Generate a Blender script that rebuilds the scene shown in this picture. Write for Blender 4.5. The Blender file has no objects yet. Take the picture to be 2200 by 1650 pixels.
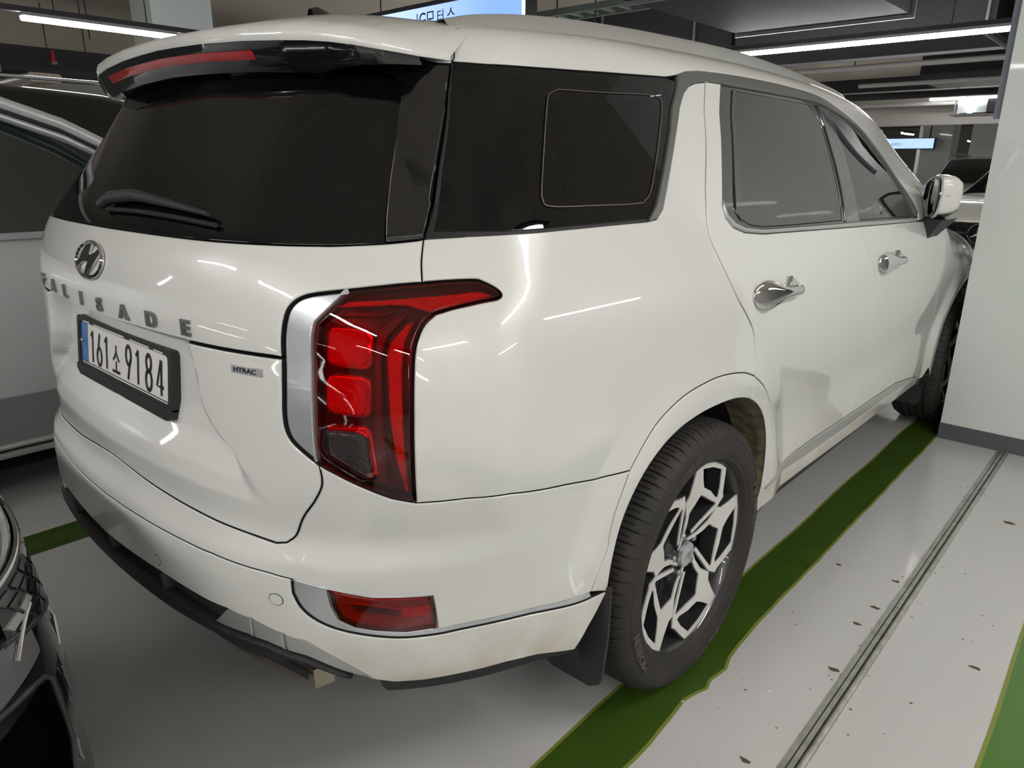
import bpy, bmesh, math, random
import numpy as np
from mathutils import Vector, Matrix
from mathutils.geometry import delaunay_2d_cdt
random.seed(4)
PI = math.pi
C = bpy.context.scene.collection
scn = bpy.context.scene

# ------------------------------------------------------------------ camera, world, exposure
def camera():
    yaw, pitch, roll, f = CAMPAR
    fw = Vector((-math.sin(yaw)*math.cos(pitch), math.cos(yaw)*math.cos(pitch), -math.sin(pitch)))
    r = Vector((math.cos(yaw), math.sin(yaw), 0)); u = r.cross(fw)
    r2 = r*math.cos(roll)+u*math.sin(roll); u2 = -r*math.sin(roll)+u*math.cos(roll)
    cd = bpy.data.cameras.new('camera'); co = bpy.data.objects.new('camera', cd); C.objects.link(co)
    m = Matrix((r2, u2, -fw)).transposed().to_4x4(); m.translation = Vector(CAMPOS)
    co.matrix_world = m
    cd.sensor_fit = 'HORIZONTAL'; cd.sensor_width = 36; cd.lens = f/2200*36; cd.clip_start = .02; cd.clip_end = 200
    scn.camera = co
CAMPOS = (1.7328, -1.5859, 1.3745)
CAMPAR = (0.73591, 0.29890, 0.00763, 1541.9)
camera()
scn.view_settings.view_transform = 'Standard'; scn.view_settings.look = 'None'
scn.view_settings.gamma = 1; scn.view_settings.use_curve_mapping = False
scn.view_settings.exposure = 0.50
TUBE_POWER = 50.0          # radiance of the LED tubes
w = bpy.data.worlds.new('world'); scn.world = w; w.use_nodes = True
w.node_tree.nodes['Background'].inputs[0].default_value = (.55, .58, .62, 1)
w.node_tree.nodes['Background'].inputs[1].default_value = .25

# ------------------------------------------------------------------ materials
def mat(name, col, rough=.5, metal=0., coat=0., spec=.5, emit=None, estr=1., noise=None, bump=None, alpha=None, coat_rough=.03, dirt=None):
    m = bpy.data.materials.new(name); m.use_nodes = True; nt = m.node_tree; N = nt.nodes; L = nt.links
    b = N['Principled BSDF']
    b.inputs['Base Color'].default_value = (*col, 1); b.inputs['Roughness'].default_value = rough
    b.inputs['Metallic'].default_value = metal; b.inputs['Coat Weight'].default_value = coat
    b.inputs['Coat Roughness'].default_value = coat_rough; b.inputs['Specular IOR Level'].default_value = spec
    if emit: b.inputs['Emission Color'].default_value = (*emit, 1); b.inputs['Emission Strength'].default_value = estr
    tc = N.new('ShaderNodeTexCoord'); src = None
    if noise:
        sc, amt, col2 = noise
        nz = N.new('ShaderNodeTexNoise'); nz.inputs['Scale'].default_value = sc; nz.inputs['Detail'].default_value = 6
        L.new(tc.outputs['Object'], nz.inputs['Vector'])
        r = N.new('ShaderNodeValToRGB'); r.color_ramp.elements[0].position = .5-amt; r.color_ramp.elements[1].position = .5+amt
        r.color_ramp.elements[0].color = (*col, 1); r.color_ramp.elements[1].color = (*col2, 1)
        L.new(nz.outputs['Fac'], r.inputs['Fac']); L.new(r.outputs['Color'], b.inputs['Base Color']); src = r.outputs['Color']
    if dirt:                                    # road grime: brown spots that thin out upwards
        z0, z1, dc, k = dirt
        sx = N.new('ShaderNodeSeparateXYZ'); L.new(tc.outputs['Object'], sx.inputs[0])
        mr = N.new('ShaderNodeMapRange'); mr.inputs[1].default_value = z0; mr.inputs[2].default_value = z1
        mr.inputs[3].default_value = k; mr.inputs[4].default_value = 0; L.new(sx.outputs['Z'], mr.inputs[0])
        n2 = N.new('ShaderNodeTexNoise'); n2.inputs['Scale'].default_value = 14; n2.inputs['Detail'].default_value = 8
        L.new(tc.outputs['Object'], n2.inputs['Vector'])
        mu = N.new('ShaderNodeMath'); mu.operation = 'MULTIPLY'; L.new(mr.outputs[0], mu.inputs[0]); L.new(n2.outputs['Fac'], mu.inputs[1])
        mx = N.new('ShaderNodeMix'); mx.data_type = 'RGBA'; mx.inputs[6].default_value = (*col, 1); mx.inputs[7].default_value = (*dc, 1)
        if src: L.new(src, mx.inputs[6])
        L.new(mu.outputs[0], mx.inputs[0]); L.new(mx.outputs[2], b.inputs['Base Color'])
    if bump:
        sc, st = bump
        nz = N.new('ShaderNodeTexNoise'); nz.inputs['Scale'].default_value = sc; nz.inputs['Detail'].default_value = 5
        L.new(tc.outputs['Object'], nz.inputs['Vector'])
        bp = N.new('ShaderNodeBump'); bp.inputs['Strength'].default_value = st; bp.inputs['Distance'].default_value = .01
        L.new(nz.outputs['Fac'], bp.inputs['Height']); L.new(bp.outputs[0], b.inputs['Normal'])
    return m
def tinted(name, tint, rough=.0, ior=1.5, gcol=(1, 1, 1), base=None, bw=0.):
    """thin glass or lens: see-through tint plus a Fresnel reflection"""
    m = bpy.data.materials.new(name); m.use_nodes = True; nt = m.node_tree; N = nt.nodes; L = nt.links; N.clear()
    o = N.new('ShaderNodeOutputMaterial'); t = N.new('ShaderNodeBsdfTransparent'); t.inputs[0].default_value = (*tint, 1)
    g = N.new('ShaderNodeBsdfGlossy'); g.inputs['Roughness'].default_value = rough; g.inputs['Color'].default_value = (*gcol, 1)
    fr = N.new('ShaderNodeFresnel'); fr.inputs[0].default_value = ior
    mx = N.new('ShaderNodeMixShader'); L.new(fr.outputs[0], mx.inputs[0]); L.new(g.outputs[0], mx.inputs[2])
    if base:
        d = N.new('ShaderNodeBsdfDiffuse'); d.inputs[0].default_value = (*base, 1)
        m2 = N.new('ShaderNodeMixShader'); m2.inputs[0].default_value = bw
        L.new(t.outputs[0], m2.inputs[1]); L.new(d.outputs[0], m2.inputs[2]); L.new(m2.outputs[0], mx.inputs[1])
    else: L.new(t.outputs[0], mx.inputs[1])
    L.new(mx.outputs[0], o.inputs[0]); return m
M = {}
M['paint'] = mat('white_pearl_paint', (.71, .715, .69), .30, 0, 1.0, .5, dirt=(.36, .56, (.34, .25, .13), .75), coat_rough=.02)
M['paint_in'] = mat('painted_flange', (.55, .55, .52), .5)
M['archdirt'] = mat('mud_coated_arch_lip', (.23, .19, .115), .8, noise=(26, .12, (.10, .08, .05)), bump=(60, .4))
M['gloss_black'] = mat('gloss_black_trim', (.006, .006, .008), .12, 0, 1)
M['black'] = mat('black_plastic', (.022, .022, .024), .55, bump=(220, .12))
M['rubber'] = mat('rubber_and_gap_shade', (.012, .012, .013), .6)
M['shell'] = mat('dark_cabin_lining', (.030, .031, .034), .8)
M['seat'] = mat('dark_leather', (.022, .023, .026), .45)
M['glass'] = tinted('privacy_glass', (.045, .048, .058), .0, 1.5, base=(.010, .010, .013), bw=.25)
M['glass_f'] = tinted('tinted_front_glass', (.10, .12, .14), .0, 2.3)
M['black_glass'] = mat('black_painted_glass', (.004, .004, .005), .03, 0, 1, coat_rough=0.)
M['chrome'] = mat('chrome', (.75, .75, .76), .08, 1)
M['satin'] = mat('satin_silver_trim', (.50, .50, .49), .34, .55)
M['satin_d'] = mat('satin_grey_frame', (.20, .20, .20), .38, .7)
M['silver'] = mat('silver_painted_plastic', (.58, .61, .64), .30, .6, .6)
M['lens'] = tinted('red_lamp_lens', (.92, .016, .035), .02, 1.5)
M['clear'] = tinted('clear_lamp_lens', (.80, .80, .80), .02, 1.5)
M['lamp_dark'] = mat('lamp_housing', (.055, .05, .055), .3, .2)
M['lamp_band'] = mat('lamp_inner_band', (.13, .11, .12), .35, .2)
M['lamp_red'] = mat('red_reflector', (.95, .62, .62), .25, .35, emit=(1, .25, .25), estr=0, bump=(260, .6))
M['lamp_rim'] = mat('lamp_chrome_rim', (.95, .85, .85), .12, .8)
M['lamp_clear'] = mat('reverse_lamp_reflector', (.16, .17, .17), .3, .7, bump=(300, .8))
M['tyre'] = mat('tyre_rubber', (.017, .016, .016), .68, noise=(9, .2, (.034, .028, .022)), bump=(120, .15))
M['tyre_text'] = mat('tyre_raised_rubber', (.085, .076, .065), .6)
M['alloy'] = mat('machined_alloy', (.84, .83, .80), .32, .45)
M['chrome_letter'] = mat('satin_chrome_letter', (.20, .20, .20), .30, .6)
M['alloy_d'] = mat('dark_grey_alloy', (.055, .056, .060), .32, .5, .6)
M['plate_w'] = mat('plate_white', (.78, .78, .74), .35, 0, .3)
M['plate_b'] = mat('plate_blue', (.03, .14, .42), .35, 0, .3, noise=(30, .2, (.08, .22, .50)))
M['ink'] = mat('plate_black_ink', (.008, .008, .010), .4)
M['badge_d'] = mat('badge_black_blue', (.01, .02, .06), .25, .3)
M['brake_red'] = mat('high_brake_lamp_red', (.45, .012, .02), .2, 0, 1)
M['mirror'] = mat('mirror_glass', (.85, .87, .9), .0, 1)
M['ducted'] = mat('bolt_grey', (.35, .35, .34), .4, .7)

# ------------------------------------------------------------------ object helpers
def link(name, me, m=None, parent=None, loc=None):
    o = bpy.data.objects.new(name, me); C.objects.link(o)
    if m is not None and me is not None:
        for k in (m if isinstance(m, (list, tuple)) else [m]): me.materials.append(k)
    if parent: o.parent = parent
    if loc: o.location = loc
    return o
def tag(o, label=None, cat=None, group=None, kind=None):
    if label: o['label'] = label
    if cat: o['category'] = cat
    if group: o['group'] = group
    if kind: o['kind'] = kind
    return o
def empty(name, loc=(0, 0, 0), parent=None, rz=0):
    o = bpy.data.objects.new(name, None); C.objects.link(o); o.location = loc; o.rotation_euler = (0, 0, rz); o.empty_display_size = .1
    if parent: o.parent = parent
    return o
def smooth(me, ang=35):
    me.shade_smooth() if hasattr(me, 'shade_smooth') else None
    try: me.set_sharp_from_angle(angle=math.radians(ang))
    except Exception: pass
def obj(name, V, Fc, m, parent=None, sm=0):
    me = bpy.data.meshes.new(name); me.from_pydata([tuple(v) for v in V], [], [tuple(f) for f in Fc]); me.update()
    if sm: smooth(me, sm)
    return link(name, me, m, parent)
class MB:
    """collects shapes that are joined into one mesh"""
    def __init__(s): s.V = []; s.F = []
    def add(s, V, F):
        k = len(s.V); s.V += [tuple(v) for v in V]; s.F += [tuple(i+k for i in f) for f in F]; return s
    def box(s, x0, x1, y0, y1, z0, z1, M4=None):
        V = [(x, y, z) for x in (x0, x1) for y in (y0, y1) for z in (z0, z1)]
        if M4 is not None: V = [M4 @ Vector(v) for v in V]
        return s.add(V, [(0, 1, 3, 2), (4, 6, 7, 5), (0, 4, 5, 1), (2, 3, 7, 6), (0, 2, 6, 4), (1, 5, 7, 3)])
    def tube(s, pts, r, n=10, cap=True):
        pts = [Vector(p) for p in pts]; V = []; F = []; rr = r if isinstance(r, (list, tuple)) else [r]*len(pts)
        up = None
        for i, p in enumerate(pts):
            d = (pts[min(i+1, len(pts)-1)]-pts[max(i-1, 0)]).normalized()
            if up is None: up = Vector((0, 0, 1)) if abs(d.z) < .9 else Vector((1, 0, 0))
            a = d.cross(up).normalized(); b = a.cross(d); up = b
            for k in range(n):
                t = 2*PI*k/n; V.append(p+(a*math.cos(t)+b*math.sin(t))*rr[i])
        for i in range(len(pts)-1):
            for k in range(n):
                F.append((i*n+k, i*n+(k+1) % n, (i+1)*n+(k+1) % n, (i+1)*n+k))
        if cap: F.append(tuple(range(n))[::-1]); F.append(tuple((len(pts)-1)*n+k for k in range(n)))
        return s.add(V, F)
    def lathe(s, prof, n=48, axis='x', a0=0, a1=2*PI, origin=(0, 0, 0)):
        """prof: (axial, radius) list turned about the axis"""
        V = []; F = []; full = abs(a1-a0-2*PI) < 1e-6; m = n if full else n+1; k = len(prof)
        for i in range(m):
            t = a0+(a1-a0)*i/n; c_, s_ = math.cos(t), math.sin(t)
            for (a, r) in prof:
                V.append({'x': (a, r*c_, r*s_), 'y': (r*c_, a, r*s_), 'z': (r*c_, r*s_, a)}[axis])
        for i in range(n):
            for j in range(k-1):
                a = i*k+j; b = ((i+1) % m)*k+j
                F.append((a, b, b+1, a+1))
        V = [(v[0]+origin[0], v[1]+origin[1], v[2]+origin[2]) for v in V]
        return s.add(V, F)
    def prism(s, poly, d0, d1, fn, holes=()):
        """polygon (2D) extruded between depths; fn(u,v,d)->3D"""
        pv, tf, edges = tri(poly, holes)
        n = len(pv); V = [fn(u, v, d1) for u, v in pv]+[fn(u, v, d0) for u, v in pv]
        F = [tuple(f) for f in tf]+[tuple(n+i for i in f[::-1]) for f in tf]
        F += [(b, a, n+a, n+b) for a, b in edges]
        return s.add(V, F)
    def build(s, name, m, parent=None, sm=0):
        return obj(name, s.V, s.F, m, parent, sm)
def tri(poly, holes=()):
    pts = []; ed = []
    for lp in [poly]+list(holes):
        k = len(pts); n = len(lp); pts += [Vector((float(a), float(b))) for a, b in lp]; ed += [(k+i, k+(i+1) % n) for i in range(n)]
    v, e, f, ov, oe, of = delaunay_2d_cdt(pts, ed, [], 0, 1e-7)
    fs = [t for t in f if inside(((v[t[0]]+v[t[1]]+v[t[2]])/3), poly) and not any(inside((v[t[0]]+v[t[1]]+v[t[2]])/3, h) for h in holes)]
    cnt = {}
    for t in fs:
        for a, b in zip(t, t[1:]+t[:1] if isinstance(t, list) else list(t[1:])+[t[0]]): cnt[(a, b)] = 1
    be = [(a, b) for (a, b) in cnt if (b, a) not in cnt]
    return [(p.x, p.y) for p in v], [list(t) for t in fs], be
def inside(p, poly):
    x, y = p[0], p[1]; c = False; n = len(poly); j = n-1
    for i in range(n):
        xi, yi = poly[i]; xj, yj = poly[j]
        if (yi > y) != (yj > y) and x < (xj-xi)*(y-yi)/(yj-yi)+xi: c = not c
        j = i
    return c
def inside_np(pts, poly):
    x = pts[:, 0]; y = pts[:, 1]; c = np.zeros(len(pts), bool); n = len(poly); j = n-1
    for i in range(n):
        xi, yi = poly[i]; xj, yj = poly[j]
        if yi != yj: c ^= ((yi > y) != (yj > y)) & (x < (xj-xi)*(y-yi)/(yj-yi)+xi)
        j = i
    return c
def text_mesh(txt, size=1., depth=0., spacing=1.):
    cu = bpy.data.curves.new('lettering', 'FONT'); cu.body = txt; cu.size = size; cu.extrude = depth; cu.space_character = spacing
    cu.align_x = 'CENTER'; cu.align_y = 'CENTER'; cu.resolution_u = 3
    o = bpy.data.objects.new('lettering', cu); C.objects.link(o)
    bpy.context.view_layer.update()
    me = bpy.data.meshes.new_from_object(o.evaluated_get(bpy.context.evaluated_depsgraph_get()))
    V = [tuple(v.co) for v in me.vertices]; F = [tuple(p.vertices) for p in me.polygons]
    bpy.data.objects.remove(o); bpy.data.curves.remove(cu); bpy.data.meshes.remove(me)
    return V, F

# ------------------------------------------------------------------ the car body surface (metres; x across, y forward, z up; rear axle at y=0)
def pch(xs,ys):
    xs=np.array(xs,float); ys=np.array(ys,float); h=np.diff(xs); d=np.diff(ys)/h
    m=np.zeros_like(xs); m[0]=d[0]; m[-1]=d[-1]
    for i in range(1,len(xs)-1):
        if d[i-1]*d[i]>0:
            w1=2*h[i]+h[i-1]; w2=h[i]+2*h[i-1]; m[i]=(w1+w2)/(w1/d[i-1]+w2/d[i])
    def f(x):
        x=np.asarray(x,float); xc=np.clip(x,xs[0],xs[-1]); i=np.clip(np.searchsorted(xs,xc)-1,0,len(xs)-2)
        t=(xc-xs[i])/h[i]; a=(1+2*t)*(1-t)**2; b=t*(1-t)**2; cc=t*t*(3-2*t); e=t*t*(t-1)
        v=a*ys[i]+b*h[i]*m[i]+cc*ys[i+1]+e*h[i]*m[i+1]
        return v+np.where(x<xs[0],(x-xs[0])*m[0],0)+np.where(x>xs[-1],(x-xs[-1])*m[-1],0)
    return f
def smo(f,lo,hi,sig,n=1200):
    g=np.linspace(lo,hi,n); v=f(g); k=int(3*sig/(g[1]-g[0]))+1; w=np.exp(-.5*(np.arange(-k,k+1)*(g[1]-g[0])/sig)**2); w/=w.sum()
    e=np.concatenate([v[0]+(v[1]-v[0])*np.arange(-k,0),v,v[-1]+(v[-1]-v[-2])*np.arange(1,k+1)]); t=np.convolve(e,w,'valid')
    return lambda x: np.interp(x,g,t)
def sst(a,b,x):
    t=np.clip((x-a)/(b-a),0,1); return t*t*(3-2*t)
# side half width by height
sideB=pch([.10,.20,.28,.36,.45,.60,.75,.90,1.02,1.10,1.18,1.26,1.40,1.55,1.62,1.68,1.80],
          [.78,.88,.925,.938,.940,.942,.955,.966,.962,.945,.915,.889,.835,.770,.735,.690,.60])
sideB=smo(sideB,.08,1.85,.028)
sideTap=pch([-1.2,-.9,-.5,0,.8,1.8,2.6,3.2,3.6,3.9],[-.030,-.018,-.006,.004,.006,.0,-.008,-.03,-.08,-.16])
sideTap=smo(sideTap,-1.3,4.0,.12)
topTap=pch([-1.2,-.9,-.5,0,.8,1.6,2.2,3.0],[-.035,-.022,-.008,0,-.004,-.026,-.09,-.18])
topTap=smo(topTap,-1.3,4.0,.12)
def Xs(y,z):
    x=sideB(z)+sideTap(y)+topTap(y)*sst(1.2,1.5,z)
    for yc in (0.,2.9):
        r=np.hypot(y-yc,z-.372)
        x=x+.020*sst(.60,.47,r)*sst(1.05,.8,z)
    # sill scoop of the doors
    m=sst(.35,.75,y)*sst(2.45,2.1,y)
    x=x-m*.006*np.exp(-((z-.62)/.11)**2)+m*.006*np.exp(-((z-.42)/.06)**2)
    return x
# rear face at the centre line by height
rearC=pch([.15,.26,.33,.40,.50,.60,.665,.685,.72,.78,.86,1.00,1.045,1.08,1.13,1.20,1.245,1.33,1.42,1.50,1.55,1.66,1.8],
          [-.88,-1.00,-1.065,-1.088,-1.10,-1.10,-1.092,-1.075,-1.066,-1.068,-1.063,-1.054,-1.052,-1.053,-1.048,-1.028,-1.004,-.938,-.868,-.812,-.780,-.70,-.6])
rearC=smo(rearC,.1,1.85,.006)
rearK=pch([.2,.5,.7,1.0,1.25,1.6],[.17,.16,.17,.16,.17,.20])
rearE=pch([.2,.5,.7,.9,1.1,1.25,1.4,1.6],[1.1,1.1,.6,.30,.5,1.1,1.5,2.0])
rearE=smo(rearE,.1,1.85,.05)
satE=smo(lambda z: np.interp(z,[1.2,1.35,1.6],[.9,.68,.58]),.1,1.85,.06)
recB=pch([.78,.83,.856,.892,.94,1.0,1.052],[.58,.535,.513,.466,.431,.418,.397])
def recD(z): return np.interp(z,[.76,.80,.85,.90,1.0,1.0475,1.0515],[0,.012,.036,.048,.052,.050,0])
def Yr(x,z):
    ax=np.abs(x)
    y=rearC(z)+rearK(z)*ax**2+rearE(z)*np.clip(np.minimum(ax,satE(z))-.42,0,None)**2
    b=recB(z); d=recD(z)
    y=y+d*(1-sst(b-.045,b+.005,ax))
    return y
# front
frontC=pch([.1,.25,.4,.7,.95,1.02,1.08,1.14],[3.55,3.78,3.84,3.84,3.78,3.70,3.5,2.9])
def Yf(x,z): 
    y=frontC(np.minimum(z,1.04))-.22*np.abs(x)**2-.25*np.clip(np.abs(x)-.6,0,None)
    return y
# top height along the centre
topC=pch([-1.2,-1.0,-.80,-.5,0,.5,1.0,1.5,1.75,1.95,2.2,2.5,3.0,3.5,3.9],
         [1.50,1.57,1.628,1.692,1.722,1.730,1.722,1.688,1.635,1.54,1.36,1.16,1.105,1.03,.92])
topC=smo(topC,-1.3,4.0,.05)
def Zt(x,y):
    rf=sst(2.7,2.2,y)
    return topC(y)-(.150*rf+.07*(1-rf))*np.abs(x)**2
def smax(a,b,k):
    h=np.clip(k-np.abs(a-b),0,None)/k
    return np.maximum(a,b)+h*h*k*.25
kc=pch([.2,.5,.7,.85,1.0,1.15,1.25,1.6],[.26,.26,.24,.20,.16,.15,.15,.16])
kc=smo(kc,.1,1.85,.05)
def F(p):
    x=np.abs(p[...,0]); y=p[...,1]; z=p[...,2]
    a=x-Xs(y,z); b=Yr(x,z)-y; k=kc(z)
    v=smax(a,b,k)
    v=smax(v,y-Yf(x,z),.30)
    v=smax(v,z-Zt(x,y),.045+.20*sst(2.1,2.8,y))
    v=np.maximum(v,.17-z)
    return v
S0=.62; CR=.30; YC=-.55; YF=3.30; S1=S0+CR*np.pi/2; S2=S1+YF-YC; S3=S2+CR*np.pi/2; TR=.25
zcf=pch([1.45,1.75,2.0,2.3,2.6,3.3],[1.50,1.42,1.22,1.00,.95,.86])
def ZC(y): return np.where(y<1.45,1.50,zcf(np.clip(y,1.45,3.3)))
def chart(s,t):
    s=np.asarray(s,float); t=np.asarray(t,float); a=np.abs(s); sg=np.where(s<0,-1.,1.)
    th=np.clip((a-S0)/CR,0,np.pi/2)+np.clip((a-S2)/CR,0,np.pi/2)
    ox=np.where(a>S3,S0-(a-S3),np.minimum(a,S0)); oy=np.clip(YC+(a-S1),YC,YF)
    zc=ZC(oy); ph=np.clip((t-zc)/TR,0,np.pi/2); oz=np.minimum(t,zc)
    O=np.stack([ox*sg,oy,oz],-1)
    D=np.stack([np.sin(th)*np.cos(ph)*sg,-np.cos(th)*np.cos(ph),np.sin(ph)],-1)
    return O,D
def hit(O,D,hi=1.6):
    sh=O.shape[:-1]; step=hi/13; done=np.zeros(sh,bool); L=np.zeros(sh); H=np.full(sh,hi)
    for i in range(13):
        t2=step*(i+1); o=F(O+D*t2)>0; new=o&~done
        H=np.where(new,t2,H); L=np.where(new,t2-step,L); done|=o
    for _ in range(15):
        m=(L+H)/2; o=F(O+D*m[...,None])>0
        H=np.where(o,m,H); L=np.where(o,L,m)
    return O+D*((L+H)/2)[...,None]
def P(s,t):
    O,D=chart(s,t); return hit(O,D)

def grad(p, e=.0015):
    g = np.stack([F(p+np.eye(3)[i]*e)-F(p-np.eye(3)[i]*e) for i in range(3)], -1)
    return g/np.maximum(np.linalg.norm(g, axis=-1, keepdims=True), 1e-9)
def dens(poly, d=.012):
    out = []
    n = len(poly)
    for i in range(n):
        a = np.array(poly[i], float); b = np.array(poly[(i+1) % n], float); k = max(1, int(np.ceil(np.linalg.norm(b-a)/d)))
        for j in range(k): out.append(a+(b-a)*j/k)
    return np.array(out)
def area(p): return .5*np.sum(p[:, 0]*np.roll(p[:, 1], -1)-np.roll(p[:, 0], -1)*p[:, 1])
def chaikin(poly, it=2, keep=()):
    p = np.array(poly, float)
    for _ in range(it):
        q = np.roll(p, -1, 0); p = np.stack([p*.75+q*.25, p*.25+q*.75], 1).reshape(-1, 2)
    return p
def inset(p, d):
    a = np.roll(p, 1, 0); b = np.roll(p, -1, 0)
    t = (b-a); t /= np.maximum(np.linalg.norm(t, axis=1, keepdims=True), 1e-9)
    n = np.stack([-t[:, 1], t[:, 0]], 1)
    return p+n*d
def surf(st, off=0., side=1):
    p = P(st[:, 0], st[:, 1]); n = grad(p); p = p+n*(off[:, None] if isinstance(off, np.ndarray) else off)
    if side < 0: p = p*[-1, 1, 1]; n = n*[-1, 1, 1]
    return p, n
def panel(name, poly, m, parent, off=0., gap=.0013, depth=.016, sp=.024, holes=(), side=1, label=None, rnd=.003, edge=True, d=.012):
    poly = dens(poly, d)
    if area(poly) < 0: poly = poly[::-1]
    loops = [poly]+[(lambda h: h if area(h) < 0 else h[::-1])(dens(h, d)) for h in holes]
    l0 = [inset(l, gap) for l in loops]; l1 = [inset(l, gap+rnd) for l in loops]; l2 = [inset(l, gap+rnd+sp*.45) for l in loops]
    lo = poly.min(0); hi = poly.max(0)
    gx = np.arange(lo[0], hi[0], sp); gy = np.arange(lo[1], hi[1], sp)
    G = np.stack(np.meshgrid(gx, gy), -1).reshape(-1, 2) if len(gx) and len(gy) else np.zeros((0, 2))
    if len(G):
        k = inside_np(G, l2[0])
        for h in l2[1:]: k &= ~inside_np(G, h)
        G = G[k]
    pts = np.concatenate(l1+[G]); ed = []; s0 = 0
    for l in l1:
        n = len(l); ed += [(s0+i, s0+(i+1) % n) for i in range(n)]; s0 += n
    v, e, f, ov, oe, of = delaunay_2d_cdt([Vector(p) for p in pts], ed, [], 0, 1e-7)
    v = np.array([(a.x, a.y) for a in v]); f = [list(t) for t in f]
    cen = np.array([v[t].mean(0) for t in f]); k = inside_np(cen, l1[0])
    for h in l1[1:]: k &= ~inside_np(cen, h)
    f = [t for t, kk in zip(f, k) if kk]; ntop = len(f)
    Pm, Nm = surf(v, off, side); V = [Pm]; NN = [Nm]; base = len(v)
    if edge:
        for a1, a0 in zip(l1, l0):
            n = len(a1); p1, n1 = surf(a1, off, side); p0, n0 = surf(a0, off, side)
            out = p0-p1; out /= np.maximum(np.linalg.norm(out, axis=1, keepdims=True), 1e-9)
            r0 = p0-n0*rnd*.8; nn = n0*.35+out; nn /= np.linalg.norm(nn, axis=1, keepdims=True)
            r1 = p0-n0*depth
            V += [p1, r0, r1]; NN += [n1, nn, out]
            for i in range(n):
                j = (i+1) % n; b = base
                f.append([b+j, b+i, b+n+i, b+n+j]); f.append([b+n+j, b+n+i, b+2*n+i, b+2*n+j])
            base += 3*n
    V = np.concatenate(V); NN = np.concatenate(NN)
    if side < 0: f = [t[::-1] for t in f]
    me = bpy.data.meshes.new(name); me.from_pydata(V.tolist(), [], f); me.update()
    me.shade_smooth(); me.normals_split_custom_set_from_vertices(NN.tolist())
    o = link(name, me, [m, M['rubber']] if m is M['paint'] else m, parent)  # painted panels: inner flange coloured dark, standing in for shade in the gaps
    if m is M['paint']: me.polygons.foreach_set('material_index', [1 if (edge and i >= ntop and (i-ntop) % 2) else 0 for i in range(len(f))])
    if label: o['label'] = label
    return o
def both(name, poly, m, parent, **k):
    a = panel(name, poly, m, parent, **k); k.pop('label', None); b = panel(name, poly, m, parent, side=-1, **k); return a, b
def ray_up(xs, ys, z0=.9):
    O = np.stack([xs, ys, np.full_like(xs, z0)], -1); D = np.zeros_like(O); D[..., 2] = 1
    return hit(O, D, 1.2)
def TT(s):
    y = np.clip(YC+(np.asarray(s)-S1), YC, YF); return ZC(y)+TR*np.interp(y, [1.45, 1.9, 2.4, 3.3], [1.4, 1.1, .9, .9])

car = empty('parked_suv'); tag(car, 'large white three-row SUV filling the picture, seen from its rear right corner', 'car')
def spl(L, n=4):
    p = np.array(L, float); q = np.concatenate([[2*p[0]-p[1]], p, [2*p[-1]-p[-2]]]); out = []
    for i in range(len(p)-1):
        a, b, c_, d = q[i:i+4]
        for j in range(n):
            t = j/n; out.append(tuple(.5*((2*b)+(c_-a)*t+(2*a-5*b+4*c_-d)*t*t+(3*b-a-3*c_+d)*t**3)))
    return out+[tuple(p[-1])]
# feature lines in body coordinates
glassb = [(0, 1.237), (.097, 1.237), (.373, 1.236), (.597, 1.236), (.664, 1.237), (.746, 1.242), (.812, 1.248)]
gapmid = [(.812, 1.248), (.813, 1.215), (.818, 1.182)]
trimt = [(.818, 1.182), (.780, 1.179), (.747, 1.175), (.712, 1.170)]
trimo = [(.712, 1.170), (.685, 1.166), (.658, 1.160), (.642, 1.150), (.633, 1.132), (.631, 1.107), (.631, 1.0515)]
trimo2 = [(.631, 1.0475), (.632, .99), (.632, .951), (.636, .918), (.649, .894), (.682, .864)]
gaps = [(.682, .864), (.684, .840), (.681, .819), (.667, .787), (.652, .761), (.641, .737), (.631, .708), (.619, .692)]
gapl = [(.600, .688), (.530, .694), (.438, .698), (.327, .702), (.197, .709), (.086, .718), (0, .722)]
lampin = [(.712, 1.170), (.699, 1.150), (.687, 1.131), (.676, 1.115), (.675, 1.096), (.677, 1.034), (.679, .969), (.680, .910), (.682, .864)]
lampb = [(.682, .864), (.707, .851), (.744, .831), (.779, .812), (.811, .802)]
lampo = [(.811, .802), (.813, .885), (.814, .969), (.814, 1.031), (.815, 1.072), (.819, 1.097), (.827, 1.118), (.842, 1.133)]
wing = [(.842, 1.133), (.872, 1.141), (.917, 1.148), (.941, 1.151), (.951, 1.156), (.950, 1.163), (.940, 1.171), (.922, 1.180), (.906, 1.184), (.859, 1.184), (.818, 1.182)]
qbump = [(.811, .802), (.881, .803), (.956, .797), (1.060, .776), (1.178, .750), (1.240, .744), (1.285, .741)]
def arc(sc, r0, r1, a0, a1, n=24):
    return [(sc+(r0+(r1-r0)*i/n)*math.cos(math.radians(a0+(a1-a0)*i/n)), .372+(r0+(r1-r0)*i/n)*math.sin(math.radians(a0+(a1-a0)*i/n))) for i in range(n+1)]
aseam = [(1.177, .487), (1.203, .533), (1.228, .572), (1.231, .605), (1.247, .661), (1.285, .741), (1.329, .790), (1.385, .833), (1.476, .866), (1.578, .878), (1.671, .877), (1.777, .861), (1.845, .838), (1.934, .782), (2.011, .700), (2.065, .608), (2.076, .517), (2.052, .434)]
aedge = [(1.235, .462), (1.248, .537), (1.272, .617), (1.312, .690), (1.366, .745), (1.442, .785), (1.542, .804), (1.660, .806), (1.766, .795), (1.862, .763), (1.945, .705), (2.003, .629), (2.027, .548), (2.023, .443), (1.990, .369)]
fogtop = [(.829, .498), (.826, .546), (.823, .582), (.773, .587), (.731, .592), (.676, .612), (.633, .626)]
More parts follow.
